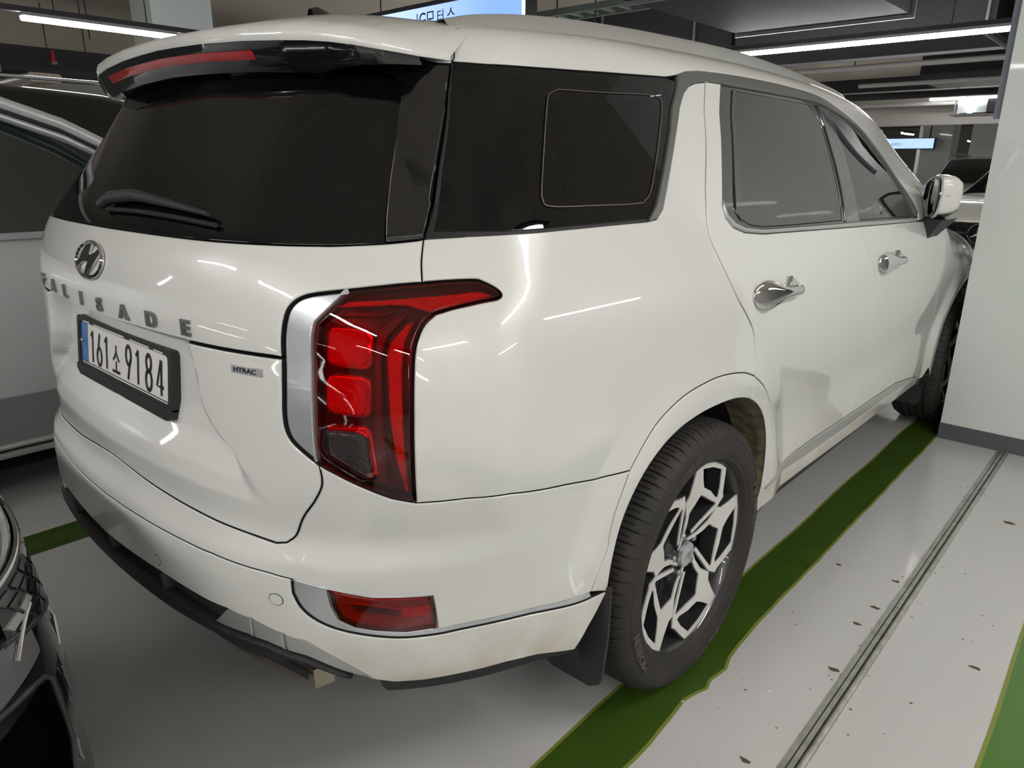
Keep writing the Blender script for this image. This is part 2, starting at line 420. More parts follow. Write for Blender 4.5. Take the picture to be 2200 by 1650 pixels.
chtop = [(1.177, .487), (1.088, .487), (.974, .494), (.880, .498), (.829, .498)]
foglow = [(.632, .593), (.638, .564), (.651, .540), (.673, .520), (.701, .506), (.737, .494), (.775, .486), (.832, .483), (.880, .484), (.975, .480), (1.089, .472), (1.183, .470)]
bumpb = [(1.235, .462), (1.173, .397), (1.143, .350), (1.073, .360), (.979, .370), (.879, .371), (.797, .372), (.747, .377), (.719, .388), (.687, .429), (.639, .485), (.553, .519), (.494, .527), (.270, .530), (0, .524)]
skidb = [(.719, .388), (.698, .396), (.674, .410), (.634, .443), (.573, .466), (.530, .475), (.466, .478)]
qwinb = [(.822, 1.250), (.998, 1.256), (1.263, 1.257), (1.418, 1.257)]
qwinr = [(1.418, 1.257), (1.463, 1.289), (1.525, 1.357), (1.604, 1.449), (1.683, 1.556), (1.715, 1.611)]
qwint = [(1.715, 1.613), (1.663, 1.619), (1.600, 1.615), (1.503, 1.608), (1.416, 1.603), (1.336, 1.598), (1.262, 1.594), (1.193, 1.590), (1.162, 1.590), (1.135, 1.593), (1.112, 1.598), (1.091, 1.605), (1.036, 1.616), (.975, 1.628), (.905, 1.639)]
chq = [(1.420, 1.255), (1.453, 1.260), (1.486, 1.279), (1.554, 1.357), (1.673, 1.494), (1.724, 1.561), (1.760, 1.593), (1.802, 1.612), (1.863, 1.624)]
dgap = [(1.859, 1.622), (1.768, 1.433), (1.702, 1.324), (1.671, 1.250), (1.668, 1.208), (1.684, 1.168), (1.700, 1.135), (1.715, 1.105), (1.745, 1.058), (1.789, 1.012), (1.830, .970), (1.850, .930), (1.855, .885), (1.848, .855), (1.845, .838)]
rooft = [(1.722, 1.634), (1.773, 1.655), (1.840, 1.669), (2.0, 1.681), (2.242, 1.687), (2.451, 1.684), (2.685, 1.668), (2.890, 1.601), (3.065, 1.516), (3.226, 1.429), (3.347, 1.323), (3.451, 1.235), (3.50, 1.185)]
framei = [(1.863, 1.624), (1.947, 1.628), (2.210, 1.629), (2.576, 1.630), (2.727, 1.615), (2.955, 1.545), (3.120, 1.470), (3.265, 1.380), (3.360, 1.285), (3.425, 1.200), (3.45, 1.172)]
rdg = [(2.010, 1.612), (2.210, 1.612), (2.560, 1.610), (2.610, 1.560), (2.628, 1.500), (2.622, 1.382), (2.595, 1.250), (2.580, 1.203), (2.152, 1.211), (1.980, 1.216), (1.905, 1.224), (1.842, 1.246), (1.830, 1.267), (1.842, 1.300), (1.920, 1.436)]
fdg = [(2.745, 1.590), (2.930, 1.535), (3.100, 1.458), (3.240, 1.372), (3.320, 1.290), (3.385, 1.205), (3.400, 1.178), (2.757, 1.195), (2.770, 1.300), (2.790, 1.420), (2.760, 1.520)]
belt_t = [(1.771, 1.290), (1.778, 1.256), (1.812, 1.233), (1.860, 1.220), (1.964, 1.209), (2.288, 1.200), (2.713, 1.189), (3.45, 1.168)]
belt_b = [(3.45, 1.154), (2.703, 1.175), (2.282, 1.188), (1.960, 1.198), (1.853, 1.208), (1.795, 1.224), (1.764, 1.250), (1.762, 1.275)]
dblk = [(1.771, 1.290), (1.801, 1.345), (1.851, 1.435), (1.947, 1.628)]
bgap = [(2.703, 1.175), (2.735, 1.124), (2.765, 1.086), (2.833, 1.005), (2.866, .944), (2.885, .818), (2.910, .684), (2.935, .601), (2.925, .532), (2.860, .490), (2.790, .462)]
fgap = [(3.575, 1.150), (3.60, 1.12), (3.66, 1.06), (3.78, .97), (3.88, .86), (3.96, .73), (3.985, .62), (3.94, .50), (3.885, .42), (3.874, .389)]
glassr = [(.746, 1.242), (.728, 1.294), (.700, 1.373), (.668, 1.447), (.640, 1.500), (.600, 1.548), (.540, 1.585), (.46, 1.605), (.25, 1.615), (0, 1.62)]
mir = lambda L: [(-a, b) for a, b in reversed(L)]
def sym(L):   # open line starting and ending on the centre plane -> closed two-sided outline
    L = list(L); r = [(-a, b) for a, b in reversed(L) if abs(a) > 1e-6]; return L+r

as_a = spl(aseam[:6], 3); as_b = spl(aseam[5:13], 4); as_c = spl(aseam[12:], 4)
aedge = spl(aedge); dgap_i = dgap
lampo = spl(lampo, 3); wing = spl(wing, 3); trimo = spl(trimo[:-1], 3)+[trimo[-1]]; trimo2 = spl(trimo2, 3); gaps = spl(gaps, 3); gapl = spl(gapl, 3); dgap = spl(dgap, 3); bgap = spl(bgap, 3); fgap = spl(fgap, 3)
rooft = rooft[:2]+spl(rooft[2:], 3); framei = spl(framei, 3); glassr = spl(glassr, 3); foglow = spl(foglow, 3)

# tailgate
seam = [(0, 1.0515), (.631, 1.0515)]
tg_up = sym([(0, 1.0515), (.45, 1.0515)]+trimo[::-1]+trimt[::-1][1:]+gapmid[::-1][1:]+glassb[::-1][1:])
panel('tailgate_upper_panel', tg_up, M['paint'], car, depth=.03)
tg_lo = sym([(0, .722)]+gapl[::-1][1:]+gaps[::-1]+trimo2[::-1][1:]+[(.45, 1.0475), (0, 1.0475)])
panel('tailgate_lower_panel', tg_lo, M['paint'], car, sp=.0115, depth=.03)
rg = panel('rear_window', sym([(0, 1.237)]+glassb[1:6]+glassr[1:]), M['glass'], car, gap=.001, depth=.005, off=-.004)
both('pillar_fin', [(.746, 1.242), (.812, 1.248), (.818, 1.290), (.832, 1.373), (.853, 1.460), (.879, 1.597), (.80, 1.605), (.70, 1.635), (.60, 1.655), (.50, 1.67), (.30, 1.68), (.25, 1.615), (.46, 1.605), (.540, 1.585), (.600, 1.548), (.640, 1.500), (.668, 1.447), (.700, 1.373), (.728, 1.294)], M['black_glass'], car, off=.010, depth=.05, label='gloss black panel between the rear window and the tailgate gap')
both('tailgate_shoulder', [(.884, 1.627), (.900, 1.640), (.910, 1.665), (.917, 1.722), (.908, 1.811), (.908, 1.85), (.60, 1.85), (.60, 1.665), (.70, 1.650), (.80, 1.634)], M['paint'], car, off=.002, sp=.012)
# heater lines printed on the rear window
mb = MB()
for k in range(11):
    z = 1.275+k*.024; xs = np.linspace(-.56, .56, 41); st_ = np.stack([xs, z+0*xs], 1); p, n = surf(st_, -.0075); p2 = p+np.array([0, 0, .0009])
    V = np.concatenate([p, p2]).tolist(); mb.add(V, [(i, i+1, 42+i, 41+i) for i in range(40)])
mb.build('heater_wires', mat('heater_print', (.22, .16, .10), .5), rg)
# rear bumper
bseam = [(.633, .626), (.596, .632), (.469, .640), (.284, .638), (0, .636)]
bu = [(0, .636)]+bseam[::-1][1:]+fogtop[::-1][1:]+chtop[::-1][1:]+as_a[1:]+qbump[::-1][1:]+lampb[::-1][1:]+gaps[1:]+gapl
panel('rear_bumper', sym(bu), M['paint'], car, sp=.02, depth=.03)
bl = [(0, .524)]+bumpb[::-1][1:]+[(1.183, .470)]+foglow[::-1][1:]+bseam
panel('lower_bumper', sym(bl), M['paint'], car, sp=.02, depth=.03, gap=.0008)
sil = [(.633, .626)]+foglow+chtop+fogtop[1:]
both('fog_lamp_surround', sil, M['silver'], car, off=-.004, gap=.0008, holes=[[(.676, .610), (.731, .590), (.773, .585), (.822, .580), (.826, .546), (.828, .499), (.775, .499), (.731, .509), (.702, .520), (.683, .538), (.677, .568)]], label='silver surround and strip below the bumper reflector')
fog = [(.676, .610), (.731, .590), (.773, .585), (.822, .580), (.826, .546), (.828, .499), (.775, .499), (.731, .509), (.702, .520), (.683, .538), (.677, .568)]
for sd in (1, -1):
    fl = panel('bumper_lamp', fog, M['lamp_dark'], car, off=-.012, side=sd)
    panel('reflector', fog, mat('fog_reflector_red', (.40, .018, .025), .35, bump=(500, .5)) if sd > 0 else bpy.data.materials['fog_reflector_red'], fl, off=-.008, side=sd, gap=.006, depth=.004)
    panel('bright_reflector', [(.771, .557), (.805, .555), (.819, .553), (.818, .532), (.804, .530), (.771, .532)], M['lamp_red'], fl, off=-.005, side=sd, gap=0, depth=.003)
    panel('clear_window', [(.699, .579), (.729, .571), (.769, .556), (.769, .532), (.733, .542), (.702, .551)], M['chrome'], fl, off=-.006, side=sd, gap=0, depth=.003)
    panel('clear_window', [(.706, .573), (.731, .566), (.764, .552), (.764, .537), (.735, .546), (.709, .556)], M['lamp_clear'], fl, off=-.0045, side=sd, gap=0, depth=.002)
    panel('red_cover', fog, M['lens'], fl, off=.0, side=sd, depth=.008)
# skid trim, dark diffuser, lip
skid = [(.719, .388), (.687, .429), (.639, .485), (.553, .519), (.494, .527), (.450, .482)]+skidb[::-1]
def clip(poly, a, b): # part of a closed outline between s=a and s=b (Sutherland-Hodgman)
    for lim, sg in ((a, 1), (b, -1)):
        out = []
        for i in range(len(poly)):
            p, q = poly[i], poly[(i+1) % len(poly)]; ip = (p[0]-lim)*sg >= 0; iq = (q[0]-lim)*sg >= 0
            if ip: out.append(p)
            if ip != iq: t = (lim-p[0])/(q[0]-p[0]); out.append((lim, p[1]+t*(q[1]-p[1])))
        poly = out
    return poly
for a, b in ((.44, .5465), (.5465, .607), (.607, .73)):
    both('skid_trim', clip(skid, a, b), M['satin'], car, off=-.004, gap=.0012, sp=.015)
panel('diffuser', sym([(0, .38), (.30, .38), (.62, .37), (.66, .40), (.640, .44), (.573, .463), (.47, .476), (.46, .50), (.50, .524), (0, .524)]), M['black'], car, off=-.035, depth=.01)
panel('lower_lip', sym([(0, .452), (.30, .450), (.44, .456), (.52, .462), (.573, .452), (.634, .428), (.67, .402), (.69, .398), (.634, .441), (.573, .465), (.47, .477), (.30, .484), (0, .484)]), M['black'], car, off=.004, depth=.022, sp=.015)
for k, s in enumerate((.0, .265, -.265)):
    st_ = [(s-.012, .482), (s+.012, .482), (s+.004, .525), (s-.004, .525)]; panel('fin', st_, M['black'], car, off=0, gap=0, depth=.03, sp=.01)
# parking sensors
for s, t in ((.606, .576), (-.606, .576), (.262, .557), (-.262, .557)):
    pl = [(s+.0125*math.cos(a*PI/12), t+.0125*math.sin(a*PI/12)) for a in range(24)]
    panel('parking_sensor_gap', pl, M['rubber'], car, off=.0004, gap=-.0012, depth=.002, sp=.01, rnd=.0005, d=.02)
    panel('parking_sensor', pl, M['paint'], car, off=.0008, gap=0, depth=.003, sp=.01, rnd=.0008, d=.02)
# quarter panels, doors, fenders
qp = gapmid[::-1]+qwinb+chq[1:]+dgap+as_b[::-1]+qbump[::-1]+lampo[1:]+wing[1:-1]
both('quarter_panel', qp, M['paint'], car, depth=.02)
am = as_a+as_b[1:]+as_c[1:]+aedge[::-1]
both('arch_moulding', clip(am, 1.1, 1.845), M['paint'], car, gap=.0007, depth=.03, sp=.018)
both('arch_moulding', clip(am, 1.845, 2.2), M['paint'], car, gap=.0007, depth=.03, sp=.018)
silll = [(2.052, .431), (2.30, .428), (2.55, .423), (2.80, .417), (3.10, .414), (3.44, .411), (3.70, .400), (3.874, .386)]
sillu = [(2.052, .434), (2.16, .452), (2.30, .468), (2.45, .470), (2.790, .462), (3.10, .456), (3.474, .447), (3.70, .420), (3.874, .389)]
rd = dgap+as_c[1:]+sillu[1:5]+bgap[::-1][1:]+belt_b[1:]+[(1.771, 1.290)]+dblk[1:]+[(1.863, 1.626)]
dr, dl = both('rear_door', rd, M['paint'], car, depth=.02)
fd = [(2.703, 1.175)]+bgap[1:]+sillu[5:]+fgap[::-1][1:]+[(3.45, 1.154)]
fr_, fl_ = both('front_door', fd, M['paint'], car, depth=.02)
both('sill_strip', sillu+silll[::-1][1:-1], M['satin'], car, off=.003, gap=.001)
sillb = [(1.990, .369), (2.415, .372), (3.018, .358), (3.468, .350), (3.90, .345)]
both('sill', silll+[(3.93, .36)]+sillb[::-1]+[(2.023, .43)], M['paint'], car, gap=.001, depth=.03)
SC = 1.641+2.9
fa = arc(SC, .435, .435, 183, 0, 30)
fs = arc(SC, .505, .505, 176, 0, 30)
both('front_arch_moulding', fa+fs[::-1], M['paint'], car, gap=.0007, depth=.03)
S9 = 5.12; tt = lambda a, b, n=14: [(s, float(TT(s))) for s in np.linspace(a, b, n)]
both('front_fender', [p for p in fs if p[0] < S9 and p[1] < 1]+[(S9, .55), (S9, .80)]+tt(S9, 3.70)+[(3.60, 1.165)]+fgap+[(3.92, .36), (3.99, .36)], M['paint'], car, depth=.02)
SE = S3+S0
both('front_bumper', [(S9, .55), (S9, .30), (5.5, .24), (SE, .24), (SE, .78), (S9, .80)], M['paint'], car, sp=.04)
both('bonnet_edge', [(S9, .80), (SE, .78)]+tt(SE, S9, 10), M['paint'], car, sp=.04)
both('front_grille', [(5.55, .45), (SE, .42), (SE, .74), (5.60, .74)], M['gloss_black'], car, off=.012, sp=.04)
# glass house
qg, _ = both('quarter_window', qwinb+qwinr[1:]+qwint[1:]+[(.891, 1.60), (.862, 1.462), (.841, 1.370)], M['glass'], car, gap=.003, depth=.006, off=-.003, sp=.03)
for sd in (1, -1):
    panel('window_seal', [(.812, 1.248), (.822, 1.290), (.836, 1.373), (.857, 1.462), (.889, 1.630), (.899, 1.630), (.868, 1.455), (.847, 1.365), (.832, 1.262), (1.0, 1.262), (1.418, 1.264), (1.418, 1.254), (.998, 1.251), (.820, 1.246)], M['rubber'], car, off=-.001, gap=.0005, side=sd)
both('pillar_cover_frame', chq+[(1.885, 1.672), (1.840, 1.669), (1.773, 1.655), (1.722, 1.634), (1.715, 1.611)]+qwinr[::-1][1:], M['satin_d'], car, off=.003, gap=.0007, sp=.012)
both('window_frame', rooft[2:]+framei[::-1], M['satin_d'], car, off=.002, gap=.0008, sp=.014)
for sd in (1, -1):
    panel('window_surround', dblk+framei[2:]+belt_t[::-1][:-1], M['gloss_black'], car, off=-.005, gap=.0005, side=sd, holes=[rdg, fdg], sp=.03)
    panel('rear_door_window', rdg, M['glass_f'], car, off=-.006, gap=0, side=sd, depth=.004, sp=.03)
    panel('front_door_window', fdg, M['glass_f'], car, off=-.006, gap=0, side=sd, depth=.004, sp=.03)
    panel('belt_moulding', belt_t+belt_b, M['chrome'] if 0 else M['satin'], car, off=.004, gap=.0004, side=sd, sp=.01, rnd=.004)
    panel('door_pillar_trim', [(1.83, 1.26), (1.855, 1.235), (1.875, 1.25), (1.90, 1.33), (1.95, 1.45), (2.035, 1.612), (2.010, 1.612), (1.925, 1.45), (1.86, 1.33)], M['gloss_black'], car, off=-.002, gap=0, side=sd, sp=.02, depth=.006)
    panel('pillar_strip', [(2.628, 1.615), (2.645, 1.50), (2.640, 1.382), (2.62, 1.27), (2.60, 1.195), (2.628, 1.195), (2.652, 1.27), (2.672, 1.382), (2.677, 1.50), (2.66, 1.612)], M['gloss_black'], car, off=.0, gap=0, side=sd, sp=.02, depth=.006, rnd=.006)
roofs = [(.890, 1.637), (.904, 1.642), (.914, 1.665), (.921, 1.722), (.912, 1.811), (.912, 1.849)]+tt(.93, 3.70, 60)+[(3.575, 1.155), (3.46, 1.156), (3.50, 1.185)]+rooft[::-1][1:]+qwint[1:]
both('roof_side_panel', roofs, M['paint'], car, sp=.018, gap=.001)
gl_ = spl([(.887, 1.634), (.902, 1.642), (.912, 1.665), (.919, 1.722), (.911, 1.811), (.908, 1.85)], 4)
both('gap_shade_strip', gl_+[(a+.0045, b) for a, b in gl_[::-1]], M['rubber'], car, off=.004, gap=0, depth=.006, rnd=.0008, sp=.02)  # dark strip laid over the tailgate gap to paint its shade
PR = [(1.241, 1.523), (1.392, 1.529), (1.581, 1.539), (1.608, 1.513), (1.565, 1.448), (1.468, 1.328), (1.429, 1.300), (1.394, 1.293), (1.250, 1.294), (1.118, 1.297), (1.099, 1.310), (1.107, 1.334), (1.144, 1.400), (1.197, 1.491), (1.216, 1.511)]
pri = [tuple(a) for a in inset(np.array(spl(PR+PR[:1], 4)[:-1])[::-1], .0022)]
both('window_print', spl(PR+PR[:1], 4)[:-1], M['lamp_band'], qg, off=.0002, gap=0, depth=.001, holes=[pri], rnd=.0004, sp=.05)
# roof skin, windscreen, bonnet
def skin(name, y0, y1, n, m, side=1, kx=26, inx=0.):
    ys = np.linspace(y0, y1, n); s = S1+(ys-YC); E, _ = surf(np.stack([s, TT(s)], 1)); xe = E[:, 0]-inx
    U = np.linspace(-1, 1, kx+1); X = xe[:, None]*U[None]; Y = np.repeat(ys[:, None], kx+1, 1)
    p = ray_up(X, Y, .75 if y0 > 2 else (1.0 if y0 < 1.2 else .9)); nn = grad(p)
    V = p.reshape(-1, 3); k = kx+1
    Fc = [(i*k+j, i*k+j+1, (i+1)*k+j+1, (i+1)*k+j) for i in range(n-1) for j in range(kx)]
    me = bpy.data.meshes.new(name); me.from_pydata(V.tolist(), [], Fc); me.update(); me.shade_smooth()
    me.normals_split_custom_set_from_vertices(nn.reshape(-1, 3).tolist()); return link(name, me, m, car)
skin('roof_skin', -.545, 1.52, 60, M['paint'])
skin('windscreen', 1.525, 2.42, 30, M['black_glass'])
skin('bonnet', 2.425, 3.55, 34, M['paint'])
# spoiler
Dl = [(0, -.838, 1.604), (.10, -.838, 1.602), (.20, -.836, 1.599), (.34, -.824, 1.593), (.449, -.808, 1.586), (.50, -.790, 1.583), (.55, -.773, 1.578), (.59, -.748, 1.572), (.63, -.718, 1.564), (.665, -.662, 1.556), (.690, -.607, 1.552)]
Dx = [d[0] for d in Dl]
def Dp(x): a = abs(x); return np.array([x, np.interp(a, Dx, [d[1] for d in Dl]), np.interp(a, Dx, [d[2] for d in Dl])])
xs = np.unique(np.concatenate([np.linspace(-.69, .69, 73), Dx, [-d for d in Dx]])); V = []; K = 9
for x in xs:
    d = Dp(x); a = abs(x); th = np.interp(a, [0, .45, .60, .69], [.024, .026, .022, .010])
    ya = np.interp(a, [0, .6, .69], [-.535, -.535, -.560]); za = float(ray_up(np.array([a*.985]), np.array([ya]), 1.2)[0][2])
    A = np.array([x*.985, ya, za+.0015]); c0 = d+[0, -.002, .004]; c1 = d+[0, .003, th]
    mid = (A+c1)/2+[0, 0, .016*(1-min(1, a/.68)**4)+.012*np.exp(-((a-.42)/.16)**2)]
    prof = [d, c0, c0*.4+c1*.6+[0, -.002, 0], c1]
    for t in (.2, .4, .6, .8, 1.0):
        prof.append((1-t)**2*c1+2*t*(1-t)*mid+t*t*A)
    V += prof
n = len(xs); k = 9
obj('roof_spoiler', V, [(i*k+j, (i+1)*k+j, (i+1)*k+j+1, i*k+j+1) for i in range(n-1) for j in range(k-1)], M['paint'], car, 50)
V = []; xb = [x for x in xs if abs(x) < .67]; 
for x in xb:
    d = Dp(x); f = np.interp(abs(x), [0, .5, .67], [1, 1, .25])
    V += [d, d+np.array([0, .004, -.012])*f, d+np.array([0, .018, -.040])*f, d+np.array([0, .03, -.052])*f, d+np.array([0, .09, -.045])*f]
n = len(xb); sb = obj('spoiler_underside', V, [(i*5+j+1, (i+1)*5+j+1, (i+1)*5+j, i*5+j) for i in range(n-1) for j in range(4)], M['gloss_black'], car, 50)
V = []; xb = np.linspace(-.36, .36, 41)
for x in xb:
    d = Dp(x); V += [d+[0, .004, -.016], d+[0, .0075, -.020], d+[0, .0125, -.031], d+[0, .018, -.033]]
obj('high_brake_lamp', V, [(i*4+j+1, (i+1)*4+j+1, (i+1)*4+j, i*4+j) for i in range(40) for j in range(3)], M['brake_red'], sb, 50)
# wiper at the foot of the rear window
wp = MB(); pw = []
for s, t in ((-.03, 1.272), (.0, 1.288), (.109, 1.297), (.20, 1.292), (.30, 1.284), (.412, 1.274)):
    p, n_ = surf(np.array([(s, t)]), .012); pw.append(p[0])
wp.tube(pw, [.010, .014, .013, .011, .008, .005], 8); wiper = wp.build('rear_wiper', M['black'], car, 60)
wb = MB(); pw = [surf(np.array([(s, t)]), .004)[0][0] for s, t in ((.0, 1.270), (.15, 1.272), (.30, 1.268), (.44, 1.260))]
wb.tube(pw, .005, 6); wb.build('wiper_blade', M['rubber'], wiper, 60)
# antenna fin
fin = MB(); B0 = [(-.445, .0), (-.435, .028), (-.41, .032), (-.37, .022), (-.335, .008), (-.30, .0)]
V = []; 
for y, h in [(-.440, .0), (-.444, .031), (-.425, .037), (-.40, .031), (-.37, .019), (-.34, .008), (-.31, .0)]:
    z = 1.712; V += [(-.016 if h < .01 else -.006, y, z+h), (.016 if h < .01 else .006, y, z+h), (-.022, y, z), (.022, y, z)]
Fq = []
for i in range(6):
    a = 4*i; b = a+4; Fq += [(a, a+1, b+1, b), (a+1, a+3, b+3, b+1), (a, b, b+2, a+2)]
Fq.append((4, 5, 1, 0)); obj('antenna_fin', V, Fq, M['gloss_black'], car, 60)
# roof rails
for sd in (1, -1):
    V = []; ry = [-.555, -.53, -.48, -.428, -.36, -.299, -.10, .20, .60, 1.0, 1.14, 1.40, 1.62, 1.72]
    rz = [1.637, 1.643, 1.655, 1.664, 1.673, 1.679, 1.693, 1.704, 1.711, 1.699, 1.691, 1.674, 1.652, 1.620]
    yy = np.linspace(-.555, 1.72, 70)
    for y in yy:
        z = float(pch(ry, rz)(y)); zb = float(ray_up(np.array([.60]), np.array([y]), 1.2)[0][2])-.006; z = max(z, zb+.004)
        zo = float(ray_up(np.array([.632]), np.array([y]), 1.2)[0][2])-.008
        V += [(sd*.634, y, min(zo, z-.003)), (sd*.626, y, z-.012), (sd*.617, y, z-.002), (sd*.600, y, z), (sd*.590, y, z-.004), (sd*.586, y, min(zb, z-.004))]
    Fr = [((i*6+j, (i+1)*6+j, (i+1)*6+j+1, i*6+j+1) if sd > 0 else (i*6+j+1, (i+1)*6+j+1, (i+1)*6+j, i*6+j)) for i in range(69) for j in range(5)]
    obj('roof_rail', V, Fr, M['satin'], car, 40)
# tail lamps
lamp = lampin+lampb[1:]+lampo[1:]+wing[1:]+trimt[1:-1]
trim = trimt[-1:]+trimo[1:-1]+[(.631, 1.05)]+trimo2[1:]+lampin[::-1][1:]
rr = lambda x0, x1, z0, z1, r=.012, sk=0: [(x+sk*(z-z0), z) for x, z in [(x0+r, z0), (x1-r, z0), (x1-r*.3, z0+r*.3), (x1, z0+r), (x1, z1-r), (x1-r*.3, z1-r*.3), (x1-r, z1), (x0+r, z1), (x0+r*.3, z1-r*.3), (x0, z1-r), (x0, z0+r), (x0+r*.3, z0+r*.3)]]
for sd in (1, -1):
    both_ = dict(side=sd)
    tl = panel('tail_lamp', lamp, M['lamp_dark'], car, off=-.022, gap=.003, side=sd, depth=.03, sp=.015)
    panel('lamp_cover', lamp, M['lens'], tl, off=.002, side=sd, depth=.012, gap=.0035, sp=.012, holes=[[(.691, .930), (.743, .933), (.751, .925), (.756, .856), (.744, .852), (.697, .884), (.690, .900)]])
    panel('clear_cover', [(.691, .930), (.743, .933), (.751, .925), (.756, .856), (.744, .852), (.697, .884), (.690, .900)], M['clear'], tl, off=.002, side=sd, depth=.003, gap=0)
    for z0, z1 in ((1.041, 1.114), (.958, 1.031)):
        c1 = panel('lamp_cell', rr(.687, .756, z0, z1, .014), M['lamp_rim'], tl, off=-.012, gap=0, depth=.012, side=sd, sp=.012, rnd=.006)
        panel('cell_reflector', rr(.693, .748, z0+.006, z1-.006, .010), M['lamp_red'], c1, off=-.0095, gap=0, depth=.003, side=sd, sp=.012)
    c1 = panel('lamp_cell', [(.688, .938), (.745, .944), (.757, .936), (.766, .852), (.748, .842), (.692, .880)], M['lamp_rim'], tl, off=-.013, gap=0, depth=.012, side=sd, sp=.012, rnd=.006)
    panel('cell_reflector', [(.692, .930), (.742, .933), (.750, .925), (.755, .857), (.744, .853), (.698, .884)], M['lamp_clear'], c1, off=-.010, gap=0, depth=.003, side=sd, sp=.012)
    panel('side_reflector', [(.783, .962), (.777, 1.067), (.781, 1.090), (.801, 1.120), (.811, 1.124), (.799, 1.090), (.797, 1.045), (.799, .963), (.801, .880), (.801, .819), (.790, .880)], M['lamp_red'], tl, off=-.006, gap=0, depth=.01, side=sd, sp=.012)
    panel('wing_reflector', [(.700, 1.143), (.712, 1.153), (.810, 1.162), (.905, 1.168), (.922, 1.166), (.934, 1.159), (.890, 1.152), (.831, 1.140), (.801, 1.150), (.775, 1.151)], M['lamp_red'], tl, off=-.008, gap=0, depth=.008, side=sd, sp=.012)
    panel('light_guide', [(.762, .842), (.775, .835), (.775, .90), (.772, .98), (.768, 1.06), (.775, 1.10), (.80, 1.135), (.79, 1.138), (.762, 1.115), (.757, 1.07), (.760, .98)], M['lamp_band'], tl, off=-.010, gap=0, depth=.008, side=sd, sp=.012)
    panel('light_guide', [(.70, 1.128), (.76, 1.132), (.78, 1.140), (.715, 1.140)], M['lamp_band'], tl, off=-.014, gap=0, depth=.008, side=sd, sp=.012)
    t_ = panel('lamp_side_trim', trim, M['silver'], car, off=-.003, gap=.004, side=sd, depth=.012, sp=.015)
    mbr = MB()
    for k in range(46):
        z = .905+k*.005
        w_ = np.interp(z, [.90, .93, 1.10, 1.14], [.650, .641, .639, .648]); p, n_ = surf(np.array([(w_, z), (.672, z), (.672, z+.002), (w_, z+.002)]), -.0022, sd); mbr.add(p.tolist(), [(0, 1, 2, 3) if sd > 0 else (3, 2, 1, 0)])
    mbr.build('trim_ribs', M['silver'], t_)
# dark lining behind the gaps and windows
ss = np.concatenate([np.arange(0, S1, .03), np.arange(S1, SE+.001, .04)]); tz = np.concatenate([np.arange(.30, 1.80, .03)])
wins = [dens(rdg), dens(fdg), dens(qwinb+qwinr[1:]+qwint[1:]+[(.861, 1.452)]), dens([(0, 1.25)]+[(.70, 1.25), (.68, 1.40), (.60, 1.53), (.3, 1.59), (-.01, 1.60)]+[(-.01, 1.25)])]
for sd in (1, -1):
    SS, TZ = np.meshgrid(ss, tz, indexing='ij'); tcap = TT(SS); TZ = np.minimum(TZ, tcap+.0)
    st_ = np.stack([SS.ravel(), TZ.ravel()], 1); p, n_ = surf(st_, -.028, sd); k = len(tz); Fc = []
    I_, J_ = np.meshgrid(np.arange(len(ss)-1), np.arange(k-1), indexing='ij'); A_ = (I_*k+J_).ravel(); Q_ = np.stack([A_, A_+k, A_+k+1, A_+1], 1)
    cm = st_[Q_].mean(1); flat_ = ((TZ[:-1, 1:]-TZ[:-1, :-1] < 1e-6) & (TZ[1:, 1:]-TZ[1:, :-1] < 1e-6)).ravel()
    kill = flat_ | (np.minimum(np.hypot(cm[:, 0]-1.641, cm[:, 1]-.372), np.hypot(cm[:, 0]-SC, cm[:, 1]-.372)) < .475) | ((cm[:, 0] < .72) & (cm[:, 1] < .42))
    for w_ in wins: kill |= inside_np(cm, w_)
    Fc = [list(map(int, q if sd > 0 else q[::-1])) for q in Q_[~kill]]
    obj('body_lining', p.tolist(), Fc, M['shell'], car)
fb = MB(); fb.box(-.70, .70, -.78, -.48, .36, .42).box(-.84, .84, .48, 2.42, .28, .34).box(-.60, .60, -.48, .48, .30, .42).box(-.60, .60, 2.42, 3.4, .28, .40)
fb.box(-.78, .78, -.62, .3, .62, .66)
fb.build('underbody', M['black'], car)

# ------------------------------------------------------------------ lettering, badge, number plate
def body_text(txt, s, t, h, sx, m, parent, name, off=.0, depth=.0025, bold=.0, side=1):
    cu_v, cu_f = text_mesh_b(txt, bold); V0 = np.array(cu_v)
    hh = V0[:, 1].max()-V0[:, 1].min(); V0[:, 1] -= (V0[:, 1].max()+V0[:, 1].min())/2; V0[:, 0] -= (V0[:, 0].max()+V0[:, 0].min())/2
    k = h/hh; V = np.stack([s+V0[:, 0]*k*sx, t+V0[:, 1]*k], 1); zz = (V0[:, 2] > 0)
    p, n = surf(V, off+np.where(zz, depth, 0.), side)
    return obj(name, p.tolist(), cu_f, m, parent)
def text_mesh_b(txt, bold):
    cu = bpy.data.curves.new('lettering', 'FONT'); cu.body = txt; cu.size = 1; cu.extrude = .02; cu.offset = bold; cu.resolution_u = 4
    cu.align_x = 'CENTER'
    o = bpy.data.objects.new('lettering', cu); C.objects.link(o); bpy.context.view_layer.update()
    me = bpy.data.meshes.new_from_object(o.evaluated_get(bpy.context.evaluated_depsgraph_get()))
    V = [tuple(v.co) for v in me.vertices]; Fq = [tuple(p.vertices) for p in me.polygons]
    bpy.data.objects.remove(o); bpy.data.curves.remove(cu); bpy.data.meshes.remove(me)
    return V, Fq
for ch, x in zip('PALISADE', (-.409, -.290, -.174, -.055, .055, .174, .290, .409)):
    body_text(ch, x, 1.078, .030, 1.45, M['chrome_letter'], car, 'chrome_letter', .0008, .0045, .038)
hb = panel('drive_badge', [(.526, 1.011), (.597, 1.011), (.597, 1.0255), (.526, 1.0255)], M['satin'], car, off=.0025, gap=0, depth=.003, sp=.01, rnd=.001)
